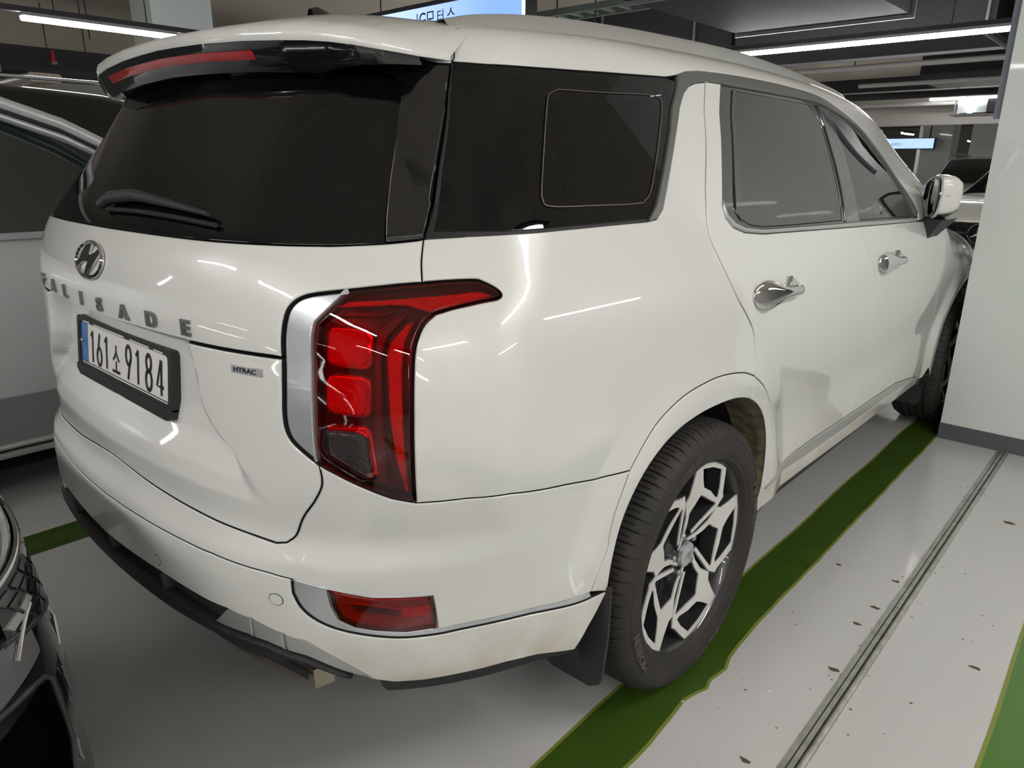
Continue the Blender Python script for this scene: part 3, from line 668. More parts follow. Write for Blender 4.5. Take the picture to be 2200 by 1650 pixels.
body_text('HTRAC', .559, 1.0183, .0088, 1.35, M['badge_d'], hb, 'badge_lettering', .0026, .0008, .02)
# oval emblem with a slanted H
def on_rear(u, v, d, c=(0, 1.166)):
    p, n = surf(np.array([[c[0]+u, c[1]+v]]), 0.); return p[0]+n[0]*d
pB, nB = surf(np.array([[0, 1.166]]), 0.); pB = pB[0]; nB = nB[0]; uB = np.array([1., 0, 0]); vB = np.cross(nB, uB)
if vB[2] < 0: vB = -vB
def em(u, v, d): return pB+uB*u+vB*v+nB*d
V = []; nr = 64
for i in range(nr):
    a = 2*PI*i/nr; e = np.array([math.cos(a), math.sin(a)]); wd = .0115+.003*abs(math.sin(a))**2
    for (k, d) in ((0, .0005), (0, .004), (.45, .0075), (1, .004), (1, .0005)):
        V.append(em(e[0]*(.079-wd*k), e[1]*(.0425-wd*k*.62), d))
emb = obj('emblem', V, [(i*5+j, ((i+1) % nr)*5+j, ((i+1) % nr)*5+j+1, i*5+j+1) for i in range(nr) for j in range(4)], M['chrome'], car, 40)
Hp = [(-.36, .78), (.12, .98), (.0, .45), (.02, .30), (.18, .32), (.45, .48), (.72, .80), (.92, .62), (.62, .10), (.28, -.45), (-.14, -.98), (-.10, -.50), (.0, -.12), (-.18, -.10), (-.50, -.20), (-.90, -.66), (-.98, -.40), (-.70, .02)]
hm = MB().prism([(u*.072, v*.038) for u, v in Hp], .0005, .006, em); hm.build('emblem_letter', M['chrome'], emb)
# plate
pO = Vector((0, -1.009, .94)); pU = Vector((1, 0, 0)); pV = Vector((0, .119, .993)); pN = Vector((0, -.993, .119))
plf = lambda u, v, d: pO+pU*u+pV*v+pN*d
def rrect(x0, x1, y0, y1, r, n=4):
    out = []
    for cx, cy, a in ((x1-r, y1-r, 0), (x0+r, y1-r, 90), (x0+r, y0+r, 180), (x1-r, y0+r, 270)):
        out += [(cx+r*math.cos(math.radians(a+90*i/n)), cy+r*math.sin(math.radians(a+90*i/n))) for i in range(n+1)]
    return out
fr = MB(); fr.prism(rrect(-.272, .277, -.076, .064, .012), -.02, .005, plf, [rrect(-.2585, .2575, -.055, .050, .010)])
fr.prism([(-.276, -.060), (-.276, -.072), (-.255, -.086), (.25, -.088), (.277, -.080), (.277, -.060)], -.012, .007, plf)
frame = fr.build('plate_frame', M['black'], car)
pw = MB().prism(rrect(-.260, .260, -.055, .055, .010), -.002, .0, plf).build('number_plate', M['plate_w'], frame)
MB().prism([(-.260, -.050), (-.212, -.050), (-.212, .050), (-.260, .050)], .0, .0006, plf).build('blue_band', M['plate_b'], frame)
bd = MB().prism(rrect(-.2565, .2565, -.0515, .0515, .009), .0, .0007, plf, [rrect(-.2545, .2545, -.0495, .0495, .008)]); bd.build('plate_border', M['ink'], frame)
slots = MB()
for a, b in ((-.225, -.185), (-.155, .030), (.062, .165), (.19, .235)): slots.prism([(a, .0465), (b, .0465), (b, .0485), (a, .0485)], .0052, .0056, plf)
sl = MB()
for a, b in ((-.225, -.185), (-.155, .030), (.062, .165), (.19, .235)): sl.prism([(a, .0515), (b, .0515), (b, .0545), (a, .0545)], .0050, .0056, plf)
sl.build('frame_slot', M['plate_w'], frame)
MB().lathe([(0, .006), (.004, .0055), (.006, .003), (.006, 0)], 16, 'z').build('plate_bolt', M['ducted'], frame, 40).matrix_local = Matrix.Translation(plf(-.243, .002, .001)) @ Matrix((pU, pV, pN)).transposed().to_4x4()
def stroke(mb, pts, w, closed=False):
    """flat ink stroke of width w along plate points"""
    n = len(pts); P2 = [Vector(p) for p in pts]; L_ = []; R_ = []
    for i in range(n):
        a = P2[(i-1) % n] if (closed or i > 0) else P2[i]; b = P2[(i+1) % n] if (closed or i < n-1) else P2[i]
        t = (b-a).normalized(); nn = Vector((-t.y, t.x))*w/2; L_.append(P2[i]+nn); R_.append(P2[i]-nn)
    V = [plf(p.x, p.y, .001) for p in L_]+[plf(p.x, p.y, .001) for p in R_]; Fq = []
    for i in range(n if closed else n-1):
        j = (i+1) % n; Fq.append((i, n+i, n+j, j))
    mb.add(V, Fq)
def ell(cx, cy, rx, ry, a0, a1, n=22): return [(cx+rx*math.cos(math.radians(a0+(a1-a0)*i/n)), cy+ry*math.sin(math.radians(a0+(a1-a0)*i/n))) for i in range(n+1)]
W_ = .0096; base, top = -.043, .034
def glyph(ch, cx):
    mb = MB(); hgt = top-base
    if ch == '1': stroke(mb, [(cx-.010, top-.014), (cx-.001, top-.006), (cx+.002, top)], W_*.8); stroke(mb, [(cx+.002, top), (cx+.002, base)], W_)
    if ch == '6': stroke(mb, ell(cx, base+.021, .014, .021, 0, 360, 28)[:-1], W_, True); stroke(mb, [(cx+.004, top), (cx-.006, base+.042), (cx-.013, base+.026)], W_)
    if ch == '9': stroke(mb, ell(cx, top-.021, .014, .021, 0, 360, 28)[:-1], W_, True); stroke(mb, [(cx-.004, base), (cx+.006, top-.042), (cx+.013, top-.026)], W_)
    if ch == '8': stroke(mb, ell(cx, top-.0175, .0125, .0175, 0, 360, 28)[:-1], W_, True); stroke(mb, ell(cx, base+.021, .015, .021, 0, 360, 28)[:-1], W_, True)
    if ch == '4': stroke(mb, [(cx+.004, top), (cx-.016, base+.019), (cx+.017, base+.019)], W_*.9); stroke(mb, [(cx+.006, top), (cx+.006, base)], W_)
    if ch == 'so':
        stroke(mb, [(cx, .024), (cx, .010), (cx-.006, -.002), (cx-.018, -.013)], W_*.72); stroke(mb, [(cx, .010), (cx+.006, -.002), (cx+.018, -.013)], W_*.72)
        stroke(mb, [(cx, -.013), (cx, -.036)], W_*.72); stroke(mb, [(cx-.023, -.039), (cx+.023, -.039)], W_*.75)
    mb.build('plate_character', M['ink'], frame)
for ch, cx in (('1', -.181), ('6', -.136), ('1', -.091), ('so', -.031), ('9', .042), ('1', .093), ('8', .152), ('4', .210)): glyph(ch, cx)
# exhaust finishers
for sd in (1, -1):
    mb = MB(); P0 = [(.395, -1.000, .352), (.630, -.955, .352), (.640, -.915, .352), (.43, -.96, .352)]
    V = [(sd*x, y, z+h) for h in (0, .045) for x, y, z in P0]+[(sd*x*1.0, y+.02, z+h) for h in (.012, .033) for x, y, z in P0]
    mb.add(V, [(0, 3, 2, 1), (4, 5, 6, 7), (1, 2, 6, 5), (2, 3, 7, 6), (3, 0, 4, 7), (0, 1, 5, 4)])
    ex = mb.build('exhaust_finisher', mat('burnished_steel', (.42, .38, .30), .25, .9) if sd > 0 else bpy.data.materials['burnished_steel'], car)
    m2 = MB(); m2.add([(sd*x, y-.003, z) for x, y, z in ((.405, -1.000, .374), (.622, -.960, .374), (.622, -.960, .394), (.405, -1.000, .394))], [(0, 1, 2, 3)]); m2.build('exhaust_shade', M['black'], ex)  # black quad paints the shadow on the upper part of the finisher
# ------------------------------------------------------------------ door handles, mirror
def handle(parent, s0, sc, sd=1, dz=0., k=1.):
    cup = panel('handle_recess', [(s0+.02+.075*k+.085*k*math.cos(a*PI/14), 1.043+dz+.046*math.sin(a*PI/14)) for a in range(28)], M['paint'], parent, off=.0015, gap=0, depth=.003, sp=.02, side=sd, rnd=.003)
    st = [(0, 0, .004, .002), (.012, 0, .022, .008), (.035, 0, .034, .018), (.065, .0, .037, .025), (.10, -.001, .029, .031), (.135, -.002, .019, .036), (.17, -.003, .015, .038), (.22, -.005, .015, .037), (.255, -.008, .015, .031), (.275, -.011, .013, .020), (.283, -.013, .006, .010)]
    n = 20; ST = np.array(st); q = np.array([1e-3]); dd = np.linspace(0, .283, 24); cl = [pch(ST[:, 0], ST[:, i])(dd) for i in (1, 2, 3)]; st = list(zip(dd, *cl)); PT = []; OF = []
    for ds, z, hh, out in st:
        for j in range(n):
            a = 2*PI*j/n; PT.append((s0+ds*sc, 1.045+dz+z+math.sin(a)*hh)); OF.append(max(out*.62+math.cos(a)*out*.42, -.004))
    V = list(surf(np.array(PT), np.array(OF), sd)[0])
    Fq = [((i*n+j, i*n+(j+1) % n, (i+1)*n+(j+1) % n, (i+1)*n+j) if sd < 0 else (i*n+j, (i+1)*n+j, (i+1)*n+(j+1) % n, i*n+(j+1) % n)) for i in range(len(st)-1) for j in range(n)]
    Fq += [tuple(range(n)), tuple((len(st)-1)*n+j for j in range(n))[::-1]]
    h = obj('door_handle', V, Fq, M['chrome'], parent, 60); h['label'] = 'chrome door handle'
    tri_ = panel('handle_mount', [(s0+.19*sc, 1.050+dz), (s0+.280*sc, 1.036+dz), (s0+.265*sc, 1.050+dz), (s0+.215*sc, 1.078+dz)], M['chrome'], h, off=.018, gap=0, depth=.018, sp=.02, side=sd)
for o_, s0 in ((dr, 1.828), (fr_, 2.862)): handle(o_, s0, 1.03, 1, .0 if s0 < 2 else -.012)
for o_, s0 in ((dl, 1.828), (fl_, 2.862)): handle(o_, s0, 1.03, -1, .0 if s0 < 2 else -.012)
def mirror(sd):
    X = lambda p: (p[0]*sd, p[1], p[2])
    # folded housing: sections from the inner end to the outer tip
    arm = MB(); A_ = [(.880, 1.91, 1.165), (1.000, 1.90, 1.158), (1.015, 2.10, 1.158), (.885, 2.12, 1.165), (.900, 1.955, 1.070), (.932, 1.93, 1.050), (.935, 2.08, 1.06), (.895, 2.08, 1.08)]
    arm.add([X(p) for p in A_], [(0, 1, 2, 3), (4, 7, 6, 5), (0, 4, 5, 1), (1, 5, 6, 2), (2, 6, 7, 3), (3, 7, 4, 0)])
    arm_o = arm.build('mirror_arm', M['black'], car)
    G = [(.982, 1.840, 1.186), (.990, 1.834, 1.262), (.984, 1.838, 1.326), (.948, 1.895, 1.336), (.905, 1.975, 1.314), (.890, 2.01, 1.235), (.884, 2.02, 1.165), (.912, 1.98, 1.146)]
    ctr = np.mean(np.array(G), 0); g = np.array(G); nrm = np.array([.83, .55, 0.05]); nrm /= np.linalg.norm(nrm)
    rings = [(1.0, 0.0), (1.07, .006), (1.07, .035), (.98, .066), (.76, .092), (.38, .104)]
    V = []; n = 8*4; gp = []
    for i in range(8):
        a, b = g[i], g[(i+1) % 8]
        for j in range(4): gp.append(a+(b-a)*j/4)
    gp = np.array(gp)
    for _ in range(1): gp = gp*.5+(np.roll(gp, 1, 0)+np.roll(gp, -1, 0))*.25
    for k, d in rings: V += [X(ctr+(p-ctr)*k+nrm*d) for p in gp]
    Fq = [((r*n+j, r*n+(j+1) % n, (r+1)*n+(j+1) % n, (r+1)*n+j)) for r in range(len(rings)-1) for j in range(n)]+[tuple((len(rings)-1)*n+j for j in range(n))]
    if sd > 0: Fq = [f[::-1] for f in Fq]
    hs = obj('mirror_housing', V, [f for f in Fq], M['paint'], car, 50)
    bj = [j for j in range(n) if gp[j][2] < 1.20 and gp[(j+1) % n][2] < 1.20]; lower = [((r*n+j, r*n+(j+1) % n, (r+1)*n+(j+1) % n, (r+1)*n+j)[::-1 if sd > 0 else 1]) for r in range(1, 4) for j in bj]
    obj('mirror_base', [tuple(np.array(v)*[1.004, 1, 1]+[0, 0, -.002]) for v in V], lower, M['gloss_black'], hs, 50)
    V = [X(ctr+(p-ctr)*k+nrm*d) for k, d in ((1.03, -.006), (.90, -.008), (.88, .003)) for p in gp]
    obj('mirror_bezel', V, [(r*n+j, r*n+(j+1) % n, (r+1)*n+(j+1) % n, (r+1)*n+j) for r in range(2) for j in range(n)], M['gloss_black'], hs, 60)
    obj('mirror_glass', [X(ctr+(p-ctr)*.885+nrm*.001) for p in gp], [tuple(range(n))], M['mirror'], hs)
    tr = MB(); tr.tube([X((.984, 1.835, 1.268)), X((1.015, 1.85, 1.262)), X((1.032, 1.875, 1.255))], [.007, .009, .004], 8); tr.build('turn_signal', M['clear'] if 0 else M['chrome'], hs, 60)
mirror(1); mirror(-1)
# ------------------------------------------------------------------ wheels
U_ = [(.040, 148), (.077, 106.6), (.121, 100.8), (.171, 103.9), (.174, 102.0), (.185, 97.9), (.223, 94.8), (.261, 93.5), (.262, 83.6), (.261, 72.2), (.259, 60.9), (.258, 53.5), (.241, 49.5), (.207, 38.7), (.203, 34.5), (.166, 32.6), (.057, 58.0), (.063, 64.9), (.165, 37.2), (.171, 38.6), (.167, 74.4), (.166, 77.1), (.146, 82.8), (.125, 93.6), (.091, 94.6), (.060, 103.5), (.034, 140)]
H_ = [(.248, 85.3), (.247, 71.9), (.248, 58.6), (.208, 48.0), (.185, 41.8), (.178, 45.1), (.182, 60.0), (.189, 75.2), (.210, 80.3)]
def pol(L): return [(r*math.cos(math.radians(a)), r*math.sin(math.radians(a))) for r, a in L]
def make_wheel(y, sd, turn=0.):
    wf = lambda x, v: (sd*(.858+x), y+v[0], .372+v[1])
    # tyre
    prof = [(.085, .262), (.100, .268), (.112, .276), (.1225, .300), (.1215, .325), (.1185, .340), (.117, .345), (.1155, .347), (.106, .358), (.094, .366), (.078, .3705), (.060, .3715), (.058, .364), (.050, .364), (.048, .372), (.022, .3725), (.020, .365), (.012, .365), (.010, .3725), (-.010, .3725), (-.012, .365), (-.020, .365), (-.022, .3725), (-.048, .372), (-.050, .364), (-.058, .364), (-.060, .3715), (-.085, .369), (-.106, .358), (-.1215, .325), (-.1225, .300), (-.112, .276), (-.09, .262)]
    fr_a = (0, .035, .115, .15, .53, .565, .605, .64) if sd > 0 else (0, .3, .6)
    NP = 76 if sd > 0 else 30; V = []; K = len(prof); n = NP*len(fr_a)
    for i in range(n):
        q_, w_ = divmod(i, len(fr_a)); t = 2*PI*(q_+fr_a[w_])/NP; g = sd > 0 and w_ in (1, 2); g2 = sd > 0 and w_ in (5, 6)
        for j, (a, r) in enumerate(prof):
            rr = r
            if g and 6 <= j <= 12: rr -= .006*(1 if j > 8 else .35)
            if (g or g2) and 10 <= j <= 22 and r > .3655: rr -= .004
            z = max(rr*math.sin(t), -.371)
            V.append((sd*(.858+a), y+rr*math.cos(t), .372+z))
    Fq = []
    for i in range(n):
        for j in range(K-1):
            a = i*K+j; b = ((i+1) % n)*K+j; q = (a, b, b+1, a+1); Fq.append(q if sd > 0 else q[::-1])
    ty = obj('tyre', V, Fq, M['tyre'], None, 30); ty.name = 'wheel'
    ty.parent = car; wheel = ty
    # raised rubber ring details and lettering
    rg_ = MB()
    for r in (.2875, .3335): rg_.lathe([(sd*(.858+np.interp(r, [.276, .3, .325, .34], [.112, .1225, .1215, .1185])-.0006), r-.0012), (sd*(.858+np.interp(r, [.276, .3, .325, .34], [.112, .1225, .1215, .1185])+.0012), r), (sd*(.858+np.interp(r, [.276, .3, .325, .34], [.112, .1225, .1215, .1185])-.0006), r+.0012)], 96, 'x', origin=(0, y, .372))
    rg_.build('sidewall_ring', M['tyre'], wheel, 60)
    if sd > 0:
        for word, a_, h, r0 in (('MICHELIN', 10, .021, .317), ('MICHELIN', 205, .021, .317), ('PRIMACY TOUR A/S', 285, .010, .318), ('245/50R20 102V', 110, .010, .318)):
            tv, tf = text_mesh_b(word, .02); tv = np.array(tv); cx = (tv[:, 0].max()+tv[:, 0].min())/2; cy = (tv[:, 1].max()+tv[:, 1].min())/2; kk = h/(tv[:, 1].max()-tv[:, 1].min())
            V = []
            for (u, v, w_) in tv:
                an = math.radians(a_+turn)-(u-cx)*kk*1.15/r0; rr = r0+(v-cy)*kk; V.append((.858+.1222+(.0022 if w_ > 0 else -.003), y+rr*math.cos(an), .372+rr*math.sin(an)))
            obj('tyre_lettering', V, tf, M['tyre_text'], wheel)
    # rim barrel, lip
    rb = MB().lathe([(sd*(.858+.088), .269), (sd*(.858+.096), .268), (sd*(.858+.098), .264), (sd*(.858+.092), .260), (sd*(.858+.075), .252), (sd*(.858+.03), .245), (sd*(.858-.09), .245), (sd*(.858-.09), .262)], 72, 'x', origin=(0, y, .372))
    rim = rb.build('rim', M['alloy_d'], wheel, 40)
    bk = MB().lathe([(sd*(.858-.03), .05), (sd*(.858-.03), .245)], 48, 'x', origin=(0, y, .372)); bk.build('brake_shield', M['black'], rim)
    dm = MB().lathe([(sd*(.858+.0), 0), (sd*(.858+.0), .16), (sd*(.858-.01), .163), (sd*(.858-.02), .16)], 48, 'x', origin=(0, y, .372)); dm.build('brake_disc', M['ducted'], rim, 40)
    for k in range(5):
        rot = math.radians(72*k+turn); rv = lambda v: (v[0]*math.cos(rot)-v[1]*math.sin(rot), v[0]*math.sin(rot)+v[1]*math.cos(rot))
        U2 = pol(U_); H2 = pol(H_)
        dish = lambda v: -.030*max(0, 1-math.hypot(*v)/.26)   # hub sits deeper than the rim edge
        fn = lambda a, b, d: wf(.0945+dish((a, b))+d, rv((a, b)))
        mb = MB().prism(dens_l(U2), -.003, 0, fn, [dens_l(H2)]); f_ = mb.build('spoke', M['alloy'], rim)
        fix(f_)
        mb = MB().prism(dens_l(grow(U2, .0035)), -.045, -.003, fn, [dens_l(grow(H2, .0035))]); b_ = mb.build('spoke_flank', M['alloy_d'], rim); fix(b_)
        # dark ribbed web between the split spokes
        wb_ = MB()
        a0 = math.radians(93); 
        for q in range(4):
            o_ = (q-1.5)*.010; d1 = (math.cos(a0), math.sin(a0)); nx = (-d1[1], d1[0])
            quad = [(d1[0]*.06+nx[0]*(o_-.003), d1[1]*.06+nx[1]*(o_-.003)), (d1[0]*.245+nx[0]*(o_*1.6-.004), d1[1]*.245+nx[1]*(o_*1.6-.004)), (d1[0]*.245+nx[0]*(o_*1.6+.004), d1[1]*.245+nx[1]*(o_*1.6+.004)), (d1[0]*.06+nx[0]*(o_+.003), d1[1]*.06+nx[1]*(o_+.003))]
            wb_.prism(quad, -.055, -.040+.004*(q % 2), fn)
        wb_.prism([(d1[0]*.05-nx[0]*.022, d1[1]*.05-nx[1]*.022), (d1[0]*.25-nx[0]*.036, d1[1]*.25-nx[1]*.036), (d1[0]*.25+nx[0]*.036, d1[1]*.25+nx[1]*.036), (d1[0]*.05+nx[0]*.022, d1[1]*.05+nx[1]*.022)], -.060, -.046, fn)
        wo = wb_.build('spoke_web', M['alloy_d'], rim); fix(wo)
        la = math.radians(30+72*k+turn); nut = MB().lathe([(sd*(.858+.045), .0095), (sd*(.858+.071), .0095), (sd*(.858+.074), .007), (sd*(.858+.075), 0)], 12, 'x', origin=(0, y+.055*math.cos(la), .372+.055*math.sin(la))); nut.build('lug_nut', M['ducted'], rim, 30)
    hub = MB().lathe([(sd*(.858+.02), .088), (sd*(.858+.050), .080), (sd*(.858+.056), .062), (sd*(.858+.058), .044), (sd*(.858+.068), .038), (sd*(.858+.070), .034)], 40, 'x', origin=(0, y, .372)); hub.build('hub', M['alloy_d'], rim, 40)
    cap = MB().lathe([(sd*(.858+.055), .036), (sd*(.858+.080), .0335), (sd*(.858+.083), .026), (sd*(.858+.0835), 0)], 32, 'x', origin=(0, y, .372)); cp = cap.build('centre_cap', M['silver'], rim, 60)
    hh_ = MB().prism([(u*.018, v*.010) for u, v in Hp], 0, .0008, lambda a, b, d: (sd*(.858+.0835+d), y+a, .372+b)); fix(hh_.build('cap_emblem', M['ducted'], cp))
    return wheel
def dens_l(p): return [tuple(a) for a in dens(p, .02)]
def grow(p, d):
    q = np.array(p); return [tuple(a) for a in inset(q if area(q) > 0 else q[::-1], -d if 1 else d)] if d else p
def fix(o):
    bm = bmesh.new(); bm.from_mesh(o.data); bmesh.ops.remove_doubles(bm, verts=bm.verts, dist=1e-6); bmesh.ops.recalc_face_normals(bm, faces=bm.faces); bm.to_mesh(o.data); bm.free()
for y in (0., 2.9):
    for sd in (1, -1): make_wheel(y, sd, 0 if y == 0 else 4)
# wheel wells
for y in (0., 2.9):
    for sd in (1, -1):
        V = []; nA = 80; R = .462
        xs_ = np.linspace(.56, .93, 20)
        for i in range(nA+1):
            a = math.radians(-12+204*i/nA)
            for j, x in enumerate(xs_):
                r = R+(.006 if j % 2 else 0)
                V.append((sd*x, y+r*math.cos(a), max(.25, .372+r*math.sin(a))))
        Fq = [(i*20+j, i*20+j+1, (i+1)*20+j+1, (i+1)*20+j) for i in range(nA) for j in range(19)]
        obj('wheel_well_liner', V, [f if sd > 0 else f[::-1] for f in Fq], M['black'], car, 60)
        V = [(sd*.56, y, .372)]+[(sd*.56, y+R*math.cos(math.radians(-12+204*i/40)), max(.25, .372+R*math.sin(math.radians(-12+204*i/40)))) for i in range(41)]
        obj('wheel_well_wall', V, [(0, i+1, i+2) for i in range(40)], M['black'], car)
for sd in (1, -1):
    e = dens(aedge, .02)[:-20]
    e = np.array([p for p in e if True]); e = dens_open(aedge) if 0 else np.array([np.array(a)+(np.array(b)-np.array(a))*t for a, b in zip(aedge, aedge[1:]) for t in (0, .33, .66)]+[aedge[-1]])
    p, n_ = surf(inset(e, .0)[:], -.004, sd); V = []
    for q in p: V += [tuple(q), (sd*.86, q[1]+.012*np.sign(0-q[1]+.0)*0, q[2])]
    m_ = len(p); k0 = next(i for i in range(m_) if p[i][1] > .12)
    mk = lambda a, b: [(2*i, 2*i+1, 2*i+3, 2*i+2) if sd > 0 else (2*i+2, 2*i+3, 2*i+1, 2*i) for i in range(a, b)]
    obj('arch_flange', V, mk(0, k0), M['paint_in'], car, 60)
    obj('arch_flange', V, mk(k0, m_-1), M['archdirt'], car, 60)['label'] = 'mud-coated inner lip of the rear wheel arch'
    fa_ = np.array(arc(SC, .435, .435, 183, 0, 30)); p, n_ = surf(fa_, -.004, sd); V = []
    for q in p: V += [tuple(q), (sd*.86, q[1], q[2])]
    obj('arch_flange', V, [(2*i, 2*i+1, 2*i+3, 2*i+2) for i in range(len(p)-1)], M['paint_in'], car, 60)
    for yy, pts in ((-.42, [(.79, .30), (.79, .225), (.83, .212), (.935, .212), (.957, .222), (.963, .24), (.969, .36), (.966, .478), (.945, .468), (.90, .37), (.86, .33)]), (2.45, [(.80, .34), (.80, .21), (.83, .192), (.915, .194), (.927, .21), (.932, .33), (.930, .445), (.90, .43)])):
        fl = MB().prism(pts, 0, .008, lambda a, b, d: (sd*a, yy+d-(.478-b)*.05+max(0, a-.93)*.3, b)); f__ = fl.build('mud_flap', M['black'], car); fix(f__)
# ------------------------------------------------------------------ cabin seen through the glass
def seat(x, y, w=.50, hr=True):
    mb = MB()
    def rb(x0, x1, y0, y1, z0, z1, lean=0.):
        pr = rrect(x0, x1, z0, z1, min(.06, (x1-x0)/3, (z1-z0)/3)); mb.prism(pr, y0, y1, lambda a, b, d: (a, d+(lean*(z1-b)), b))
    rb(x-w/2, x+w/2, y-.06, y+.06, .75, 1.26, .25); rb(x-w/2, x+w/2, y+.06, y+.55, .62, .80)
    if hr:
        rb(x-.13, x+.13, y-.07, y+.03, 1.30, 1.46); mb.tube([(x-.05, y-.02, 1.24), (x-.05, y-.02, 1.32)], .007, 6); mb.tube([(x+.05, y-.02, 1.24), (x+.05, y-.02, 1.32)], .007, 6)
    o = mb.build('seat', M['seat'], car); fix(o); return o
for x, y in ((.30, -.25), (-.30, -.25), (.38, .62), (-.38, .62), (.38, 1.45), (-.38, 1.45)): seat(x, y, .50)
MB().box(-.70, .70, -.90, 2.3, .58, .62).build('cabin_floor', M['shell'], car)
for sd in (1, -1):
    ml = MB().prism([(-.66, 1.20), (-.59, 1.20), (-.60, 1.33), (-.50, 1.45), (-.47, 1.57), (-.55, 1.57), (-.57, 1.46), (-.66, 1.34)], .0, .03, lambda a, b, d: (sd*(.78-(b-1.26)*.46-d), a, b)); ml.build('seat_belt_trim', M['rubber'], car)

# ------------------------------------------------------------------ the garage
mfloor = mat('grey_epoxy_floor', (.50, .50, .495), .26, 0, .35, noise=(1.3, .35, (.55, .545, .54)), bump=(18, .03), coat_rough=.12)
mgreen = mat('dark_green_line_paint', (.038, .078, .009), .25, 0, .3, noise=(7, .3, (.052, .098, .013)))
mgreen2 = mat('green_line_paint', (.060, .165, .012), .25, 0, .4)
mgedge = mat('yellowish_paint_edge', (.20, .24, .04), .35)
mconc = mat('ceiling_paint', (.56, .51, .43), .9, noise=(.8, .3, (.64, .59, .50)))
mdark = mat('dark_beam_paint', (.045, .042, .048), .8)
mduct = mat('galvanised_duct', (.055, .053, .060), .7, .0, spec=.1, noise=(40, .3, (.075, .072, .080)))
mflange = mat('duct_flange', (.30, .31, .34), .5, .3)
mcol = mat('pale_green_column_paint', (.70, .76, .73), .42, 0, .2, noise=(2, .3, (.73, .79, .76)))
mbase = mat('dark_grey_base_paint', (.10, .105, .115), .5)
mwall = mat('pale_wall', (.50, .49, .46), .8)
mtube = mat('led_tube', (.9, .9, .9), .5, emit=(1, .98, .95), estr=TUBE_POWER)
mhouse = mat('lamp_housing_black', (.05, .05, .06), .5)
mpipe = mat('painted_pipe', (.45, .44, .43), .5)
mpiped = mat('black_pipe', (.02, .02, .022), .6)
malu = mat('worn_aluminium', (.36, .36, .33), .42, .8, noise=(22, .25, (.60, .60, .57)))
def struct(name, mb, m, sm=0, parent=None):
    o = mb.build(name, m, parent, sm)
    if not parent: o['kind'] = 'structure'
    return o
X0, X1, Y0, Y1, ZH = -16, 9, -11, 44, 3.35
struct('floor', MB().box(X0, X1, Y0, Y1, -.2, 0), mfloor)
struct('ceiling', MB().box(X0, X1, Y0, Y1, ZH, ZH+.2), mconc)
struct('wall_left', MB().box(X0-.2, X0, Y0, Y1, 0, ZH), mwall); struct('wall_right', MB().box(X1, X1+.2, Y0, Y1, 0, ZH), mwall)
struct('wall_back', MB().box(X0, X1, Y0-.2, Y0, 0, ZH), mwall); struct('wall_front', MB().box(X0, X1, Y1, Y1+.2, 0, ZH), mwall)
k = 0
for y in (-6.5, 9.9, 17.8, 26, 34): k += 1; struct('trim_%d' % k, MB().box(X0, X1, y, y+.55, 2.95, ZH), mdark)          # cross beams
k += 1; struct('trim_%d' % k, MB().box(X0, X1, 14.0, 14.4, 2.10, 2.72), mwall)
# columns
def column(x0, x1, y0, y1, label, extra=None):
    c_ = MB().box(x0, x1, y0, y1, 0, ZH).build('column', mcol); tag(c_, label, 'column'); c_['kind'] = 'structure'
    MB().box(x0-.003, x1+.003, y0-.003, y1+.003, 0, .085).build('column_base', mbase, c_)
    return c_
cc = column(1.018, 2.16, 2.57, 3.45, 'pale green column with a dark grey base right beside the white SUV')
MB().box(.985, 1.018, 2.60, 2.64, 1.59, ZH).build('corner_conduit', mat('blue_grey_conduit', (.22, .25, .30), .5), cc)
column(-7.1, -6.6, 1.99, 2.65, 'pale column behind the left hanging lamp')
for i, (x, y) in enumerate(((-4.1, 22), (-2.9, 22), (-6.2, 30), (-9.6, 12), (6.2, -5))):
    column(x, x+.75, y, y+.8, ['distant pale column beside the small blue sign', 'distant pale column over the cream SUV roof', 'farthest pale column at the end of the garage', 'pale column out of view behind the roof', 'pale column behind the photographer'][i])
# painted lines
def flat(name, pts, m, z, label=None, parent=None):
    mb = MB(); v, f, e_ = tri(pts); mb.add([(a, b, z) for a, b in v]+[(a, b, 0) for a, b in v], [tuple(t) for t in f]+[(b, a, a+len(v), b+len(v)) for a, b in e_])
    o = mb.build(name, m, parent); 
    if not parent: o['kind'] = 'structure'
    if label: o['label'] = label
    return o
rng = random.Random(3)
bul = lambda y: float(np.interp(y, [-.5, -.285, -.186, -.092, -.036, -.011, .026, .065, .101, .154, .231, .377], [.003, .012, .005, -.002, .012, .022, .010, .016, .021, .007, 0, -.003]))+.0012*math.sin(y*9)+.0008*math.sin(y*31)
ysr = np.unique(np.concatenate([np.linspace(-4, 6, 200), np.linspace(-.4, .4, 60)]))
flat('trim_20', [(.853+.003*math.sin(y*7), y) for y in ysr[::-1]]+[(1.018+bul(y), y) for y in ysr], mgedge, .0008, 'yellowish edge of the dark green bay line')
flat('trim_21', [(.862+.003*math.sin(y*7), y) for y in ysr[::-1]]+[(1.009+bul(y), y) for y in ysr], mgreen, .0014, 'dark green bay line running under the right wheels')
flat('trim_22', [(1.632+.004*math.sin(y*5), y) for y in ysr[::-1]]+[(1.82, -4), (1.82, 6)][0:0]+[(1.83+.002*math.sin(y*8), y) for y in ysr], mgedge, .0008, 'yellowish edge of the second bay line')
flat('trim_23', [(1.643+.004*math.sin(y*5), y) for y in ysr[::-1]]+[(1.82+.002*math.sin(y*8), y) for y in ysr], mgreen2, .0014, 'brighter green bay line at the right edge')
flat('trim_24', [(-1.27, 6), (-1.27, -4), (-1.10, -4), (-1.10, 6)], mgreen, .0014, 'green bay line between the two white cars')
